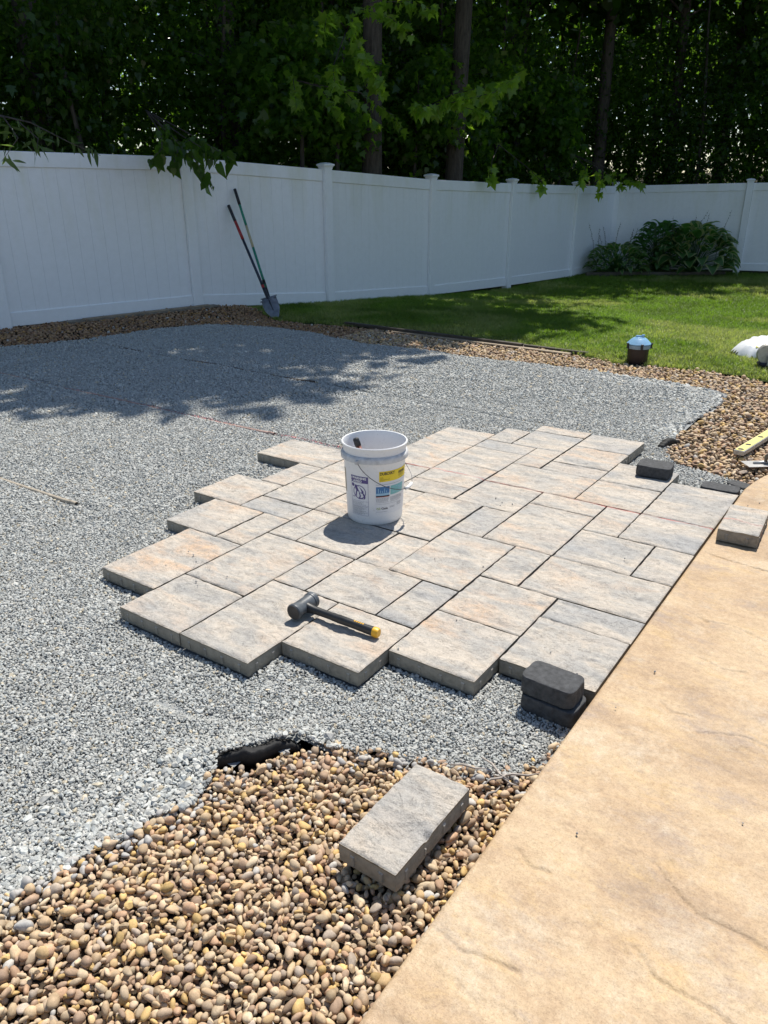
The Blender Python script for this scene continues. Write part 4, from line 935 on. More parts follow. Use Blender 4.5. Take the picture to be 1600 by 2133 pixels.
def hosta(x, y, rad, h, nl, L_, W, edge, seed, label, stalks, sh, sl_=0.35):
    rg = np.random.default_rng(seed); z = float(gz(x, y))+0.03; o = empty('hosta_plant', (x, y, z), 0, label=label, cat='plant', group='hostas in the bed at the far fence'); T = [hosta_leaf(L_*(0.85+0.1*k), W*(0.85+0.1*k), seed+k, edge) for k in range(4)]
    st = MB()
    for i in range(nl):
        t = (i+0.5)/nl; el = math.acos(1-t*0.98); az = i*2.39996+rg.normal(0, 0.2); r = rad*0.72*math.sin(el)**0.9; hz = h*0.92*math.cos(el)**0.8+0.05
        lf = bpy.data.objects.new('leaf', T[i % 4]); COL.objects.link(lf); lf.parent = o
        lf.location = (r*math.cos(az), r*math.sin(az), hz); lf.rotation_euler = Euler((rg.normal(0, 0.22), -0.75+0.95*el/1.57*0.8+rg.normal(0, 0.18), az+rg.normal(0, 0.35)))
        st.tube([(0, 0, 0), (r*0.45*math.cos(az), r*0.45*math.sin(az), hz*0.75), (r*math.cos(az), r*math.sin(az), hz)], 0.005, 4, cap=False)
    st.build('stems', M_hosta, o, True)
    for i in range(stalks):
        az = rg.random()*6.28; d = 0.12+0.3*rg.random()*sl_/0.35; bx, by = rad*0.3*rg.normal(), rad*0.3*rg.normal(); H = sh*(0.8+0.3*rg.random()); m = MB(); P = [(bx+d*math.cos(az)*t*t, by+d*math.sin(az)*t*t, H*t) for t in (0, 0.3, 0.6, 0.8, 1.0)]; m.tube(P, [0.006, 0.005, 0.004, 0.003, 0.0015], 4)
        for q in range(9):
            t = 0.62+0.38*q/9; a2 = rg.random()*6.28; c = Vector((bx+d*math.cos(az)*t*t, by+d*math.sin(az)*t*t, H*t)); m.tube([c, c+Vector((0.012*math.cos(a2), 0.012*math.sin(a2), 0.002)), c+Vector((0.028*math.cos(a2), 0.028*math.sin(a2), -0.02))], [0.002, 0.006, 0.001], 4)
        m.build('flower_stalk', M_stalk, o)
hosta(-3.10, 15.35, 0.70, 0.52, 130, 0.23, 0.115, 0.72, 1, 'smaller white edged hosta at the left end of the bed', 9, 0.95, 0.12)
hosta(-2.50, 16.2, 0.65, 0.98, 110, 0.24, 0.16, 1.0, 2, 'plain dark green leafy plant standing between and behind the two hostas', 3, 1.0)
hosta(-1.80, 16.40, 0.92, 0.86, 120, 0.34, 0.27, 0.66, 3, 'large cream edged hosta with broad drooping leaves at the right end of the bed', 6, 1.15)

# ------------------------------------------------------------------ bucket
M_bucket = (lambda t: (t.bsdf(t.mix(t.ramp(t.noise(t.coord(), 75, 7, 0.85), [(0.57, 0.0), (0.66, 0.6)]), (0.74, 0.745, 0.75), (0.42, 0.40, 0.37)), 0.42, 0, 0.45, t.bump(t.noise(t.coord(), 40, 3), 0.1, 0.001)), t.m)[1])(NT('bucket_plastic'))
for nd in M_bucket.node_tree.nodes:
    if nd.type == 'BSDF_PRINCIPLED':
        nd.inputs['Subsurface Weight'].default_value = 0.0
M_ring = simple('dusty_ring_plastic', (0.55, 0.555, 0.56), 0.55, var=0.2, scale=30)
def flat(name, c, rough=0.5): 
    t = NT(name); n = t.noise(t.coord(), 120, 3, 0.7); t.bsdf(t.mix(0.3, c, t.ramp(n, [(0.35, (0.78, 0.78, 0.78)), (0.6, (1, 1, 1))]), 'MULTIPLY'), rough, 0, 0.4); return t.m
M_yel = flat('yellow_label', (0.80, 0.60, 0.03)); M_pur = flat('violet_ink', (0.09, 0.07, 0.22)); M_ink = flat('grey_ink', (0.24, 0.25, 0.28)); M_blk = flat('black_ink', (0.03, 0.03, 0.035)); M_paper = flat('label_paper', (0.72, 0.73, 0.75))
M_blue = flat('label_blue', (0.05, 0.17, 0.38)); M_sky = flat('label_sky_blue', (0.30, 0.50, 0.66)); M_teal = flat('label_teal', (0.20, 0.47, 0.48)); M_red = flat('label_red', (0.5, 0.08, 0.05)); M_brown = flat('label_brown', (0.33, 0.29, 0.20)); M_grn = flat('label_green', (0.30, 0.38, 0.05))
M_wire = simple('grey_wire', (0.12, 0.12, 0.13), 0.4, 0.8); M_grip = simple('white_grip', (0.7, 0.7, 0.7), 0.4)
BC = (0.618, 1.252, 0.0012)
def br(z): return 0.1285+(0.142-0.1285)*z/0.32       # outer radius
bucket = empty('bucket', BC, R(-54.6), label='white plastic five gallon pail with a yellow DUBOSKY label standing on the pavers', cat='bucket')
m = MB(); m.lathe([(0.001, 0.004), (0.120, 0.004), (0.124, 0.0), (0.1275, 0.003), (br(0.02), 0.02), (br(0.15), 0.15), (br(0.3), 0.30), (0.1445, 0.345), (0.146, 0.362), (0.1505, 0.363), (0.1515, 0.368), (0.149, 0.371), (0.1445, 0.370), (0.142, 0.362), (0.1405, 0.340), (0.1375, 0.30), (0.124, 0.02), (0.118, 0.008), (0.001, 0.008)], 80)
o = m.build('body', M_bucket, bucket); smooth_by_angle(o, 50)
m = MB(); m.lathe([(br(0.3)-0.001, 0.301), (0.152, 0.299), (0.154, 0.300), (0.1545, 0.318), (0.153, 0.322), (0.149, 0.328), (0.1435, 0.330)], 80); o = m.build('collar_ring', M_ring, bucket); smooth_by_angle(o, 50)
def wrap(ph, z, e=0.0006): r = br(z)+e; a = R(ph); return (r*math.cos(a), r*math.sin(a), z)
def patch(m, p0, p1, z0, z1, mi=0, e=0.0006):
    n = max(1, int((p1-p0)/3)); nz = max(1, int((z1-z0)/0.03)); V = [wrap(p0+(p1-p0)*i/n, z0+(z1-z0)*j/nz, e) for i in range(n+1) for j in range(nz+1)]
    m.add(V, [(i*(nz+1)+j, (i+1)*(nz+1)+j, (i+1)*(nz+1)+j+1, i*(nz+1)+j+1) for i in range(n) for j in range(nz)], mi)
def text_verts(s, bold=0.0):
    cu = bpy.data.curves.new('t', 'FONT'); cu.body = s; cu.size = 1.0; cu.resolution_u = 3; cu.offset = bold; ob = bpy.data.objects.new('t', cu); COL.objects.link(ob); dg = bpy.context.evaluated_depsgraph_get(); dg.update()
    me = bpy.data.meshes.new_from_object(ob.evaluated_get(dg)); V = [tuple(v.co) for v in me.vertices]; F = [tuple(p.vertices) for p in me.polygons]; bpy.data.objects.remove(ob); bpy.data.curves.remove(cu); bpy.data.meshes.remove(me); return V, F
def text_on(m, s, ph, z, width, height, mi=0, e=0.0011, bold=0.0):
    """text starting at angle ph (deg), baseline z, overall width (m) and cap height"""
    V, F = text_verts(s, bold); xs = [v[0] for v in V]; ys = [v[1] for v in V]; sx = width/(max(xs)-min(xs)); sy = height/0.70; x0 = min(xs)
    m.add([wrap(ph+math.degrees((v[0]-x0)*sx/br(z)), z+v[1]*sy, e) for v in V], F, mi)
DEG = math.degrees(1/0.137)
# yellow label
m = MB(); patch(m, 8, 80, 0.213, 0.263, 0); yl = m.build('yellow_label', M_yel, bucket)
m = MB(); text_on(m, 'DUBOSKY', 9.5, 0.2455, 0.074, 0.0130, 0, 0.0011, 0.03)
for i in range(11): patch(m, 50+i*1.9, 50+i*1.9+(1.0 if i % 3 else 1.4), 0.240, 0.252, 0, 0.0011)
for zz, w in ((0.233, 6), (0.228, 7), (0.223, 20), (0.218, 9)): patch(m, 9.5, 9.5+w, zz, zz+0.0012, 0, 0.0011)
for zz in (0.236, 0.231, 0.226, 0.2175): patch(m, 50, 66, zz, zz+0.0012, 0, 0.0011)
m.build('lettering', M_blk, yl)
# warning label
m = MB(); patch(m, -50, -12.5, 0.045, 0.236, 0); wl = m.build('warning_label', M_paper, bucket)
m = MB(); patch(m, -50, -12.5, 0.204, 0.236, 0, 0.0010)
for p0, p1, z0, z1 in ((-50, -49.5, 0.045, 0.204), (-13, -12.5, 0.045, 0.204), (-50, -12.5, 0.045, 0.0458), (-50, -12.5, 0.093, 0.0938), (-50, -12.5, 0.115, 0.1158)): patch(m, p0, p1, z0, z1, 0, 0.0010)
# ring of the pictogram and a leaning figure
cz, cp_ = 0.160, -31.0; N = 40
V = []
for k in range(N):
    a = 2*math.pi*k/N
    for rr in (0.033, 0.0295): V.append(wrap(cp_+rr*math.cos(a)*DEG, cz+rr*math.sin(a), 0.0012))
m.add(V, [(2*k, 2*((k+1) % N), 2*((k+1) % N)+1, 2*k+1) for k in range(N)])
def blob(pts, e=0.0014): m.add([wrap(cp_+x*DEG, cz+z, e) for x, z in pts], [tuple(range(len(pts)))])
blob([(-0.034+0.008*math.cos(a), 0.031+0.009*math.sin(a)) for a in np.linspace(0, 6.28, 11)[:-1]])
blob([(-0.026, 0.030), (-0.018, 0.034), (-0.004, 0.028), (0.012, 0.016), (0.022, 0.004), (0.020, -0.008), (0.006, -0.004), (-0.010, 0.004), (-0.020, 0.010)])
blob([(-0.016, 0.008), (-0.010, 0.006), (-0.014, -0.010), (-0.016, -0.026), (-0.022, -0.026), (-0.021, -0.010)])
blob([(0.016, -0.006), (0.023, -0.004), (0.030, -0.018), (0.030, -0.028), (0.024, -0.030), (0.021, -0.020)])
blob([(-0.003, -0.002), (0.003, -0.003), (0.008, -0.018), (0.004, -0.031), (-0.003, -0.030), (0.001, -0.018)])
blob([(-0.036, -0.027), (0.0, -0.035), (0.028, -0.032), (0.028, -0.028), (0.0, -0.031), (-0.036, -0.023)])
m.build('pictogram', M_pur, wl)
m = MB(); text_on(m, 'WARNING', -46.5, 0.2215, 0.073, 0.0110, 0, 0.0016, 0.04); text_on(m, 'AVISO', -44.5, 0.2065, 0.046, 0.0110, 0, 0.0016, 0.04)
for zz in (0.2215, 0.207): m.add([wrap(-49.2, zz, 0.0016), wrap(-47.2, zz, 0.0016), wrap(-48.2, zz+0.009, 0.0016)], [(0, 1, 2)])
m.build('lettering', M_paper, wl)
m = MB(); rg = random.Random(4)
for zz, a in [(0.108, 26), (0.103, 20), (0.098, 30), (0.088, 30), (0.0845, 22), (0.080, 31), (0.076, 26), (0.072, 18), (0.067, 28), (0.063, 24), (0.059, 31), (0.054, 27), (0.050, 22)]:
    p = -48
    while p < -48+a: w = 1+2.6*rg.random(); patch(m, p, p+w, zz, zz+0.0018, 0, 0.0011); p += w+0.6
m.build('fine_print', M_ink, wl)
# product label
m = MB(); patch(m, 0, 86, 0.055, 0.207, 0); pl = m.build('product_label', M_paper, bucket)
for p0, p1, z0, z1, mt, nm in ((2, 29, 0.158, 0.190, M_blue, 'picture'), (2, 29, 0.147, 0.158, M_sky, 'picture'), (2, 29, 0.141, 0.147, M_blk, 'picture'), (2, 29, 0.139, 0.141, M_red, 'picture'), (31, 66, 0.146, 0.190, M_teal, 'picture')):
    m = MB(); patch(m, p0, p1, z0, z1, 0, 0.0010); m.build(nm, mt, pl)
m = MB()
for k in range(16): a = 33+rg.random()*27; zz = 0.150+rg.random()*0.034; patch(m, a, a+2+3*rg.random(), zz, zz+0.003, 0, 0.0014)
for k in range(5): a = 6+4*k; patch(m, a, a+1.2, 0.160, 0.170+0.012*rg.random(), 0, 0.0014)
m.build('picture_detail', M_sky, pl)
m = MB()
for a0, a1 in ((2, 28), (31, 62)):
    for zz in (0.134, 0.130, 0.126, 0.122, 0.118, 0.112):
        p = a0
        while p < a1-3*rg.random(): w = 1+3*rg.random(); patch(m, p, p+w, zz, zz+0.0016, 0, 0.0011); p += w+0.6
patch(m, 2, 60, 0.104, 0.1048, 0, 0.0011); patch(m, 2, 60, 0.199, 0.2005, 0, 0.0011)
for zz in (0.088, 0.083): patch(m, 30, 42, zz, zz+0.0016, 0, 0.0011)
for zz in (0.097, 0.092, 0.086): patch(m, 48, 62, zz, zz+0.0018, 0, 0.0011)
patch(m, 2, 24, 0.066, 0.0672, 0, 0.0011)
m.build('fine_print', M_ink, pl)
m = MB(); text_on(m, 'Gaia', 12.5, 0.078, 0.031, 0.0105, 0, 0.0012, 0.02); m.build('lettering', M_blk, pl)
m = MB()
for k, (a, zz) in enumerate(((2.5, 0.080), (4.2, 0.083), (6.0, 0.080), (7.8, 0.084), (9.4, 0.080), (5.1, 0.076), (8.6, 0.0765))): patch(m, a, a+1.3, zz, zz+0.0045, 0, 0.0012)
m.build('emblem', M_grn, pl)
m = MB(); patch(m, -88, -72, 0.135, 0.25, 0); sl2 = m.build('side_label', M_brown, bucket)
# bail handle
ear = MB()
for ph in (-30, 150): ear.box(Vector(wrap(ph, 0.308, 0.017)), (0.022, 0.014, 0.020), R(ph), ch=0.003)
ear.build('ear', M_ring, bucket)
P = []
for i in range(25):
    t = i/24; ph = -30+180*t; z = 0.306-0.135*math.sin(math.pi*t)**0.8; r = 0.157+0.018*math.sin(math.pi*t); P.append((r*math.cos(R(ph)), r*math.sin(R(ph)), z))
m = MB(); m.tube(P, 0.0017, 6); bl = m.build('bail', M_wire, bucket, True)
m = MB(); m.tube([Vector(P[i])*1.0 for i in (11, 12, 13, 14)], 0.0075, 10); m.build('grip', M_grip, bl, True)
# handle standing inside the bucket
M_hwood = simple('red_brown_wood', (0.20, 0.055, 0.035), 0.5, var=0.25, scale=40); M_rubber = simple('black_rubber', (0.022, 0.022, 0.024), 0.6, var=0.3)
R3 = Vector((rt0.x, rt0.y, 0)); F3v = Vector((math.sin(YAW), math.cos(YAW), 0)); B0 = Vector(BC)
top = B0-R3*0.088+F3v*0.040+Vector((0, 0, 0.365)); bot = B0+R3*0.035-F3v*0.02+Vector((0, 0, 0.012)); e = empty('tool_handle', tuple(bot), label='dark red tool handle with a black end sticking up inside the white bucket', cat='tool')
m = MB(); m.tube([(0, 0, 0), (top-bot)*0.9], [0.012, 0.0125], 12); m.build('shaft', M_hwood, e, True)
m = MB(); m.tube([(top-bot)*0.9, (top-bot)*0.98, (top-bot)], [0.0145, 0.0145, 0.011], 12); m.build('end_cap', M_rubber, e, True)

# ------------------------------------------------------------------ mallet
M_mhead = simple('scuffed_grey_rubber', (0.075, 0.085, 0.095), 0.42, var=0.5, scale=30, bump=0.3); M_mface = simple('worn_dark_face', (0.05, 0.046, 0.042), 0.7, var=0.4); M_mh = simple('black_rubber_grip', (0.020, 0.022, 0.024), 0.42, var=0.3, scale=60, bump=0.3); M_my = flat('yellow_plastic', (0.78, 0.42, 0.03), 0.4)
mal = empty('dead_blow_mallet', (0.935, 0.352, 0.0325), label='black dead blow mallet with yellow butt lying on the front pavers', cat='mallet')
ax = Vector((-0.04, 1.0, 0)).normalized(); Mh = ax.to_track_quat('Z', 'Y').to_matrix()
m = MB(); m.lathe([(0.001, -0.058), (0.027, -0.058), (0.0305, -0.055), (0.031, -0.045), (0.0285, -0.040), (0.0275, -0.02), (0.0275, 0.02), (0.0285, 0.038), (0.031, 0.040), (0.0315, 0.046), (0.0300, 0.047), (0.0315, 0.049), (0.0315, 0.056), (0.029, 0.060), (0.001, 0.060)], 36, M=Mh)
o = m.build('head', M_mhead, mal); smooth_by_angle(o, 40)
m = MB(); m.lathe([(0.001, -0.0592), (0.0262, -0.0592), (0.0268, -0.058)], 36, M=Mh); m.build('striking_face', M_mface, mal)
hd = Vector((1.255-0.935, 0.372-0.352, -0.0145)); hn = hd.normalized(); L_ = hd.length; sd = hn.cross(Vector((0, 0, 1))).normalized(); un = sd.cross(hn)
def oval(m, stations, n=20):
    V = []; F = []
    for t, a, b in stations:
        for k in range(n): q = 2*math.pi*k/n; V.append(hn*t+sd*a*math.copysign(abs(math.cos(q))**0.8, math.cos(q))+un*b*math.copysign(abs(math.sin(q))**0.8, math.sin(q)))
    for i in range(len(stations)-1):
        for k in range(n): F.append((i*n+k, i*n+(k+1) % n, (i+1)*n+(k+1) % n, (i+1)*n+k))
    F.append(tuple(range(n-1, -1, -1))); F.append(tuple(range((len(stations)-1)*n, len(stations)*n))); m.add([tuple(v) for v in V], F)
m = MB(); oval(m, [(0.02, 0.016, 0.020), (0.034, 0.0145, 0.017), (0.05, 0.0125, 0.0145), (0.12, 0.0115, 0.0135), (0.13, 0.0125, 0.0145), (0.15, 0.0125, 0.0145), (0.155, 0.0135, 0.0155), (0.21, 0.0125, 0.0150), (0.26, 0.0130, 0.0155), (L_-0.022, 0.0150, 0.0165)]); h = m.build('handle', M_mh, mal); smooth_by_angle(h, 45)
m = MB(); oval(m, [(L_-0.022, 0.0153, 0.0170), (L_-0.006, 0.0160, 0.0178), (L_, 0.0135, 0.0150)]); o = m.build('butt_cap', M_my, mal); smooth_by_angle(o, 45)
m = MB(); V, F = text_verts('DEAD BLOW'); 
m = MB()
for k in range(5): m.box(hn*(0.222+k*0.0085)+un*0.0157+sd*0.0, (0.0055, 0.006, 0.0006), math.atan2(hn.y, hn.x))
m.build('yellow_mark', M_my, h)

# ------------------------------------------------------------------ shovels
M_dkblade = simple('worn_steel', (0.16, 0.17, 0.18), 0.35, 0.7, var=0.4, scale=14); M_green = simple('green_fibreglass', (0.02, 0.22, 0.14), 0.35, var=0.2); M_tanf = simple('bare_fibreglass', (0.45, 0.40, 0.25), 0.5); M_redp = simple('red_plastic', (0.35, 0.03, 0.03), 0.4); M_blackp = simple('black_plastic', (0.02, 0.02, 0.025), 0.4); M_navy = simple('dark_blue_fibreglass', (0.02, 0.03, 0.055), 0.35)
def shovel(tip, topp, label, segs, side, seed=0):
    tip = Vector(tip); topp = Vector(topp); d = (topp-tip).normalized(); Lh = (topp-tip).length; o = empty('shovel', tuple(tip), label=label, cat='shovel', group='long handled shovels leaning on the fence')
    s = Vector(side); s = (s-d*s.dot(d)).normalized(); n = d.cross(s)
    # blade: pointed round dish
    m = MB(); NI = 12; NJ = 9; V = []; F = []
    for i in range(NI):
        t = i/(NI-1); w = 0.094*min(1.0, (t*1.9)**0.62)*(1.0 if t < 0.8 else 1-0.06*(t-0.8)/0.2)
        for j in range(NJ):
            u = -1+2*j/(NJ-1); p = d*(0.28*t)+s*(w*u)+n*(-0.028*(1-u*u)*math.sin(min(1, t*1.3)*1.6)+0.02*t+0.0)
            V.append(p)
    for i in range(NI-1):
        for j in range(NJ-1): F.append((i*NJ+j, i*NJ+j+1, (i+1)*NJ+j+1, (i+1)*NJ+j))
    V2 = [v-n*0.0022 for v in V]; nV = len(V); F2 = [tuple(nV+q for q in reversed(f)) for f in F]; m.add(V+V2, F+F2); 
    for sg in (-1, 1): m.box(d*0.281+s*sg*0.068+n*0.012, (0.07, 0.022, 0.006), M=Matrix((( s.x, n.x, d.x, 0), (s.y, n.y, d.y, 0), (s.z, n.z, d.z, 0), (0, 0, 0, 1))))
    bl_ = m.build('blade', M_dkblade, o); smooth_by_angle(bl_, 50)
    m = MB(); m.tube([d*0.12-n*0.012, d*0.22-n*0.004, d*0.30+n*0.012, d*0.40+n*0.006, d*0.50], [0.006, 0.015, 0.019, 0.019, 0.0185], 12); m.build('socket', M_blackp, o, True)
    for t0, t1, r, mt, nm in segs: m = MB(); m.tube([d*(Lh*t0), d*(Lh*(t0+t1)/2), d*(Lh*t1)], r, 12); m.build(nm, mt, o, True)
sd_ = (0.72, 0.69, 0)
shovel((-3.985, 5.70, -0.075), (-4.880, 5.911, 1.209), 'shorter shovel with black grip and dark red sleeve leaning on the fence', [(0.26, 0.70, 0.0165, M_navy, 'shaft'), (0.275, 0.30, 0.0195, M_redp, 'collar'), (0.70, 0.86, 0.0185, M_redp, 'sleeve'), (0.86, 1.0, 0.019, M_blackp, 'grip')], sd_)
shovel((-4.10, 5.80, -0.085), (-4.848, 6.007, 1.395), 'taller shovel with a green and tan handle leaning on the fence', [(0.24, 0.55, 0.0155, M_green, 'shaft'), (0.55, 0.72, 0.0156, M_tanf, 'shaft'), (0.72, 0.88, 0.0155, M_green, 'shaft'), (0.88, 1.0, 0.019, M_blackp, 'grip')], sd_)

# ------------------------------------------------------------------ boards, pipes
M_board = simple('grey_weathered_board', (0.20, 0.17, 0.13), 0.85, var=0.35, scale=10, bump=0.5, dist=0.003)
M_strip = simple('dark_metal_strip', (0.055, 0.045, 0.035), 0.55, var=0.3, scale=8)
M_strip2 = simple('pale_plank', (0.30, 0.24, 0.17), 0.8, var=0.3, scale=9)
def plank(p0, p1, w, h, mat, name, label, cat, group=None):
    p0 = Vector(p0); p1 = Vector(p1); d = p1-p0; m = MB(); m.box((0, 0, 0), (d.length, w, h), ch=0.003); o = m.build(name, mat); o.location = (p0+p1)/2
    o.rotation_euler = (0, -math.atan2(d.z, math.hypot(d.x, d.y)), math.atan2(d.y, d.x)); return tag(o, label, cat, group)
plank((-5.335, 3.72, 0.035), (-4.93, 5.62, 0.03), 0.14, 0.022, M_board, 'board', 'grey weathered board lying on the pebbles along the foot of the fence', 'board')
plank((-5.27, 3.90, 0.053), (-4.94, 5.50, 0.050), 0.06, 0.018, M_strip2, 'lath', 'narrow pale lath lying on top of the board at the fence foot', 'board')
plank((-3.0, 5.78, -0.038), (-0.72, 5.70, -0.040), 0.055, 0.03, M_strip, 'edging_strip', 'dark strip on top of the others between pebbles and lawn, ending first', 'strip', 'long strips lying along the lawn edge')
plank((-2.2, 5.83, -0.062), (-0.04, 5.735, -0.058), 0.045, 0.035, M_strip, 'edging_strip', 'dark strip along the lawn edge that reaches farthest right', 'strip', 'long strips lying along the lawn edge')
plank((-2.3, 5.72, -0.058), (-0.18, 5.62, -0.055), 0.06, 0.014, M_strip2, 'edging_strip', 'pale flat strip on the pebble side of the lawn edge', 'strip', 'long strips lying along the lawn edge')
M_pipe1 = simple('pale_pvc', (0.38, 0.33, 0.26), 0.6, var=0.2); M_pipe2 = simple('chalk_dusted_pipe', (0.38, 0.26, 0.22), 0.7, var=0.3); M_pipe3 = simple('rusty_pipe', (0.10, 0.075, 0.055), 0.7, var=0.3)
for (x0, x1, y0, y1, xe), mt, lb in zip(PIPES, (M_pipe1, M_pipe2, M_pipe3), ('pale screed pipe half buried in the gravel at the left edge, nearest of three', 'reddish chalk dusted screed pipe in the gravel pointing at the bucket', 'dark screed pipe sunk in the gravel near the back, farthest of three')):
    m = MB(); n = 30; pts = [(x0+(x1-x0)*i/n, y0+(y1-y0)*i/n, -0.069+0.005*math.sin(i*0.5+x1)-(0.004*max(0, 1-i/22))) for i in range(n+1)]; pts[-1] = (x1, y1, -0.058); m.tube(pts, 0.0105, 10, cap=False)
    m.tube([pts[-1], (pts[-1][0]-0.05, pts[-1][1], pts[-1][2])], [0.010, 0.010], 10, cap=False)
    tag(m.build('screed_pipe', mt, None, True), lb, 'pipe', 'screed pipes in the gravel')

# ------------------------------------------------------------------ fabric flap, twigs
M_fab = simple('black_landscape_fabric', (0.018, 0.018, 0.018), 0.75, var=0.4, scale=150, bump=0.4)
def fabric(path, hz, over, name, label, z0=-0.10, seed=0):
    n = 40; t = np.linspace(0, 1, n); px = np.interp(t, np.linspace(0, 1, len(path)), [p[0] for p in path]); py = np.interp(t, np.linspace(0, 1, len(path)), [p[1] for p in path])
    dx = np.gradient(px); dy = np.gradient(py); l = np.hypot(dx, dy); nx_, ny_ = dy/l, -dx/l; V = []; F = []; J = 8
    H = hz*np.sin(np.pi*np.clip(t*1.02, 0, 1))**0.55*(0.75+0.5*vnoise(t*5, t*0, seed))
    for i in range(n):
        for j in range(J):
            s = j/(J-1)
            if s < 0.6: q = s/0.6; off = 0.010*q+0.010*math.sin(q*3); zz = z0+(H[i]+0.02)*q
            else: q = (s-0.6)/0.4; off = 0.018-(over+0.02)*q; zz = z0+H[i]+0.02-0.004*q*q+0.002*math.sin(i*0.9)
            V.append((px[i]+nx_[i]*off, py[i]+ny_[i]*off, zz+0.002*math.sin(i*1.3+j)))
    for i in range(n-1):
        for j in range(J-1): F.append((i*J+j, (i+1)*J+j, (i+1)*J+j+1, i*J+j+1))
    o = MB().add(V, F).build(name, M_fab, None, True); md = o.modifiers.new('thickness', 'SOLIDIFY'); md.thickness = 0.0015; tag(o, label, 'fabric'); return o
fabric(FLAP, 0.040, 0.012, 'landscape_fabric', 'black landscape fabric edge lifting out of the gravel above the pebbles', seed=3)
fabric([(1.385, 3.22), (1.40, 3.30), (1.425, 3.40)], 0.03, 0.02, 'landscape_fabric', 'small black fabric tip showing between gravel and far pebbles', -0.075, 5)
M_twig = simple('bleached_wood', (0.36, 0.32, 0.28), 0.85, var=0.3, scale=40)
rg = random.Random(3)
for i, (x, y, a, L_) in enumerate([(1.80, 0.022, 20, 0.10), (1.865, 0.055, -25, 0.12), (1.93, 0.07, 35, 0.11), (1.885, 0.02, 60, 0.07), (1.91, 0.03, -5, 0.08), (1.90, -0.03, 75, 0.06)]):
    m = MB(); c = Vector((x, y, -0.040+0.004*rg.random())); d = Vector((math.cos(R(a)), math.sin(R(a)), 0.08)); s = Vector((-d.y, d.x, 0))
    m.tube([c-d*L_/2, c-d*L_/6+s*0.006, c+d*L_/5-s*0.004, c+d*L_/2], [0.0018, 0.0034, 0.003, 0.001], 6)
    tag(m.build('twig', M_twig, None, True), ['bleached twig just beyond the far end of the loose paver', 'longest of the bleached twigs lying across the gravel edge', 'bleached twig nearest the pool deck', 'short bleached twig crossing the longer ones', 'bleached twig under the crossing ones', 'short flat piece of bleached wood on the pebbles beside the loose paver'][i], 'twig', 'bleached twigs by the loose paver')

# ------------------------------------------------------------------ canister with blue lid
M_lid = simple('pale_blue_plastic', (0.22, 0.41, 0.60), 0.35, var=0.12); M_can = simple('brown_plastic', (0.03, 0.018, 0.015), 0.5, var=0.3); M_lidrim = simple('grey_blue_rim', (0.25, 0.34, 0.40), 0.5)
cz0 = float(gz(0.46, 5.62))-0.01
can = empty('lidded_canister', (0.46, 5.625, cz0), 0, label='round brown canister with a domed pale blue lid at the lawn edge', cat='canister')
K = 0.86
m = MB(); m.lathe([(0.001, 0), (0.098*K, 0), (0.103*K, 0.01), (0.108*K, 0.14), (0.106*K, 0.142), (0.001, 0.142)], 36); o = m.build('body', M_can, can); smooth_by_angle(o)
m = MB(); m.lathe([(0.106*K, 0.142), (0.119*K, 0.142), (0.121*K, 0.150), (0.121*K, 0.172), (0.116*K, 0.176), (0.10*K, 0.176)], 36); o = m.build('rim', M_lidrim, can); smooth_by_angle(o)
m = MB(); m.lathe([(0.118*K, 0.1762), (0.125*K, 0.178), (0.125*K, 0.184), (0.110*K, 0.196), (0.080*K, 0.222), (0.062*K, 0.232), (0.055*K, 0.231), (0.050*K, 0.236), (0.001, 0.240)], 36); lid = m.build('lid', M_lid, can); smooth_by_angle(lid, 30)
m = MB(); m.box((0.0, 0, 0.2455*1.0), (0.07, 0.022, 0.016), R(20), ch=0.005); m.box((0.028, 0.01, 0.256), (0.028, 0.020, 0.014), R(20), ch=0.005); m.build('knob', M_lid, lid)
for k in range(5):
    a = R(-58+72*k); m = MB(); m.box((0.128*K*math.cos(a), 0.128*K*math.sin(a), 0.163), (0.014, 0.020, 0.042), a, ch=0.003); m.box((0.133*K*math.cos(a), 0.133*K*math.sin(a), 0.186), (0.02, 0.024, 0.010), a, ch=0.003); m.build('latch', M_blackp, can)

# ------------------------------------------------------------------ level and trowel at the right edge
M_lvl = flat('pale_yellow_paint', (0.72, 0.66, 0.22), 0.45); M_alu = simple('scuffed_aluminium', (0.45, 0.44, 0.41), 0.45, 0.4, var=0.2)
p0 = Vector((1.820, 3.275, -0.026)); dirv = Vector((0.075, 0.50, 0)).normalized(); 
lv = empty('spirit_level', tuple(p0), math.atan2(dirv.y, dirv.x), label='long pale yellow spirit level lying on the pebbles at the right edge', cat='spirit level')
m = MB(); m.box((0.6, 0, 0), (1.2, 0.060, 0.028), ch=0.002); m.build('body', M_alu, lv)
m = MB(); m.box((0.6, 0, 0.0153), (1.19, 0.050, 0.0022), ch=0.0008); m.build('yellow_web', M_lvl, lv)
for xx in (0.03, 0.15, 0.36, 0.60, 0.85, 1.1): m = MB(); m.lathe([(0.017, 0.0166), (0.015, 0.0172), (0.001, 0.0172)], 20, c=(xx, 0, 0)); m.build('hand_hole', M_blackp, lv)
M_steel = simple('bright_trowel_steel', (0.55, 0.54, 0.52), 0.35, 0.55, var=0.15, scale=12)
tw = empty('finishing_trowel', (1.905, 3.125, -0.036), R(38), label='steel finishing trowel with a grey handle on the pebbles below the yellow level', cat='trowel')
m = MB(); m.box((0.13, 0, 0), (0.30, 0.105, 0.003), ch=0.0008); m.build('blade', M_steel, tw)
m = MB(); m.tube([(0.03, 0, 0.006), (0.10, 0, 0.010), (0.20, 0, 0.008)], [0.007, 0.009, 0.008], 10); m.build('rib', M_alu, tw, True)
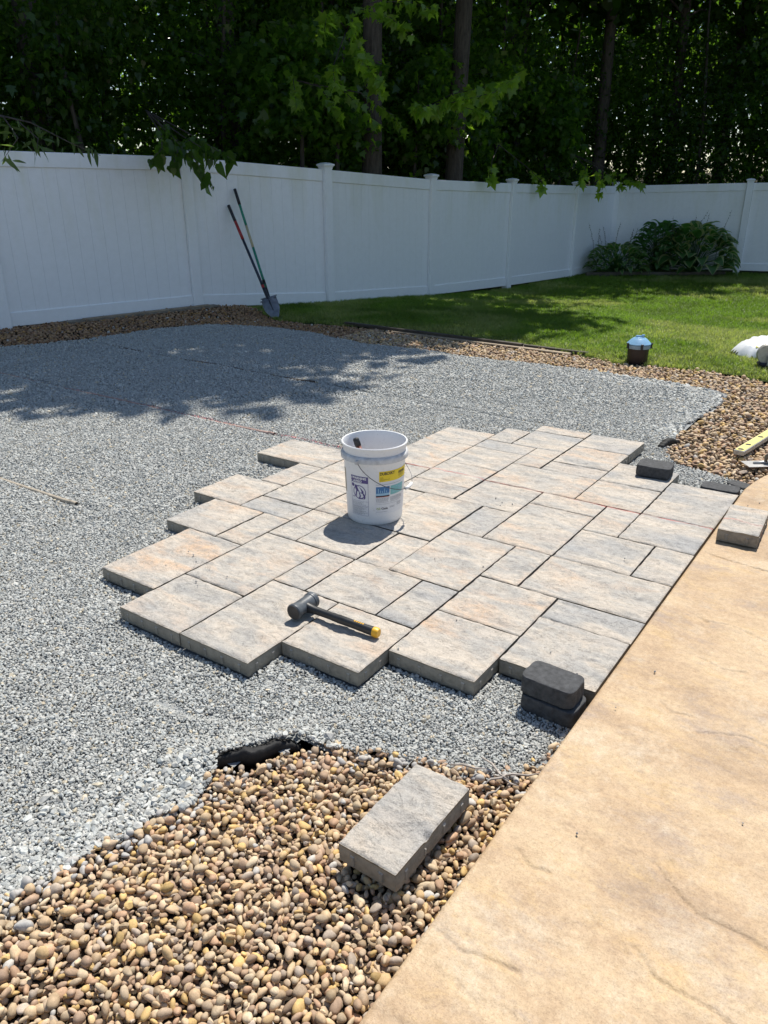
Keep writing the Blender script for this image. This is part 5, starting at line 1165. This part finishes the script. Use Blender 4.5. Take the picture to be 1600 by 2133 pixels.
m = MB(); m.tube([(0.10, 0, 0.012), (0.10, 0, 0.048), (0.115, 0, 0.060), (0.19, 0, 0.062), (0.24, 0, 0.060)], [0.010, 0.010, 0.014, 0.016, 0.013], 12); m.build('handle', M_board, tw, True)

# ------------------------------------------------------------------ plastic bag and tool at the right edge
M_bag = simple('white_plastic_film', (0.72, 0.74, 0.76), 0.3, var=0.06, scale=6)
def bag():
    n = 30; U = np.linspace(-1, 1, n); A, B = np.meshgrid(U, U, indexing='ij'); r = np.hypot(A, B)
    z = 0.15*np.clip(1-r**2, 0, 1)**0.6+0.11*(np.abs(fbm(A*3, B*3, 3, 4)-0.5)*2-0.25)*np.clip(1.1-r, 0, 1); X = A*0.22*(1-0.25*B)+0.02*fbm(A*5, B*5, 1, 2); Y = B*0.30+0.02*fbm(A*5, B*5, 7, 2)
    X = np.clip(X, -0.2, 0.2); I = np.arange(n*n).reshape(n, n); F = np.stack([I[:-1, :-1], I[1:, :-1], I[1:, 1:], I[:-1, 1:]], -1).reshape(-1, 4); k = r[:-1, :-1].ravel() < 1.03
    me = npmesh('plastic_bag', np.stack([X, Y, z+0.03], -1).reshape(-1, 3), 4, F[k]); return me
bx, by = 1.33, 6.62
o = finish('plastic_bag', bag(), M_bag, None, True, loc=(bx, by, float(gz(bx, by)))); o.rotation_euler = (0, 0, R(-25)); tag(o, 'crumpled white plastic bag on the lawn at the right edge', 'bag')
m = MB(); m.box((0, 0, 0), (0.12, 0.05, 0.02), ch=0.004); o = m.build('yellow_packet', M_lvl); o.location = (1.36, 6.43, float(gz(1.4, 6.4))+0.10); o.rotation_euler = (0.25, 0.2, R(20)); tag(o, 'small yellow packet lying on the white plastic bag', 'packet')
t_ = empty('power_tool', (1.475, 6.02, float(gz(1.48, 6.02))), R(20), label='grey and black tool with rounded metal guard on the lawn beside the bag', cat='tool')
m = MB(); m.lathe([(0.001, -0.03), (0.085, -0.03), (0.09, -0.02), (0.09, 0.02), (0.085, 0.03), (0.001, 0.03)], 30, c=(0.0, 0, 0.125), M=Matrix.Rotation(R(90), 3, 'X')); o = m.build('guard', M_alu, t_); smooth_by_angle(o)
m = MB(); m.box((0.13, 0, 0.10), (0.20, 0.09, 0.10), ch=0.02); m.box((0.05, 0, 0.028), (0.24, 0.13, 0.05), ch=0.012); m.build('housing', M_blackp, t_)
m = MB(); m.box((0.02, -0.062, 0.075), (0.05, 0.02, 0.09), ch=0.004); m.build('bracket', M_alu, t_)

# ------------------------------------------------------------------ stray chips on pavers and deck
def strays():
    pts = [(0.30, 0.42), (0.34, 0.44), (0.40, 0.40), (0.20, 0.47), (0.24, 0.46), (0.43, 0.30), (0.46, 0.28), (0.22, 0.33), (0.50, 0.40), (1.35, 0.35), (1.62, 1.30), (1.75, 1.45), (1.0, 1.75), (1.05, 1.72), (1.1, 1.73), (1.06, 1.68), (1.52, 2.2), (1.33, 2.75),
           (1.78, 0.62), (1.9, 0.55), (1.42, 0.62), (1.1, 1.0), (1.3, 1.05), (0.9, 0.7), (2.15, -0.08), (2.47, 0.18), (2.06, 0.45), (2.1, 0.7), (2.05, 2.35), (2.09, 2.42)]
    V = [rock_mesh('stone_crumb', 400+i, 1, True, M_chip_o) for i in range(4)]
    n = len(pts)
    P = np.array([(x, y, 0.004) for x, y in pts]); s = 0.0055+0.004*rng.random(n)
    col = np.ones((n, 4)); col[:, :3] = (0.22+0.25*rng.random((n, 1)))
    o = scatter('stone_crumbs', P, rng.random((n, 3))*6, s[:, None]*np.ones((n, 3)), col, rng.integers(0, 4, n), [proto(v) for v in V]); tag(o, 'loose stone crumbs scattered on the pavers and pool deck', 'gravel')
M_chip_o = M_chip
strays()
print('objects', len(scene.objects))
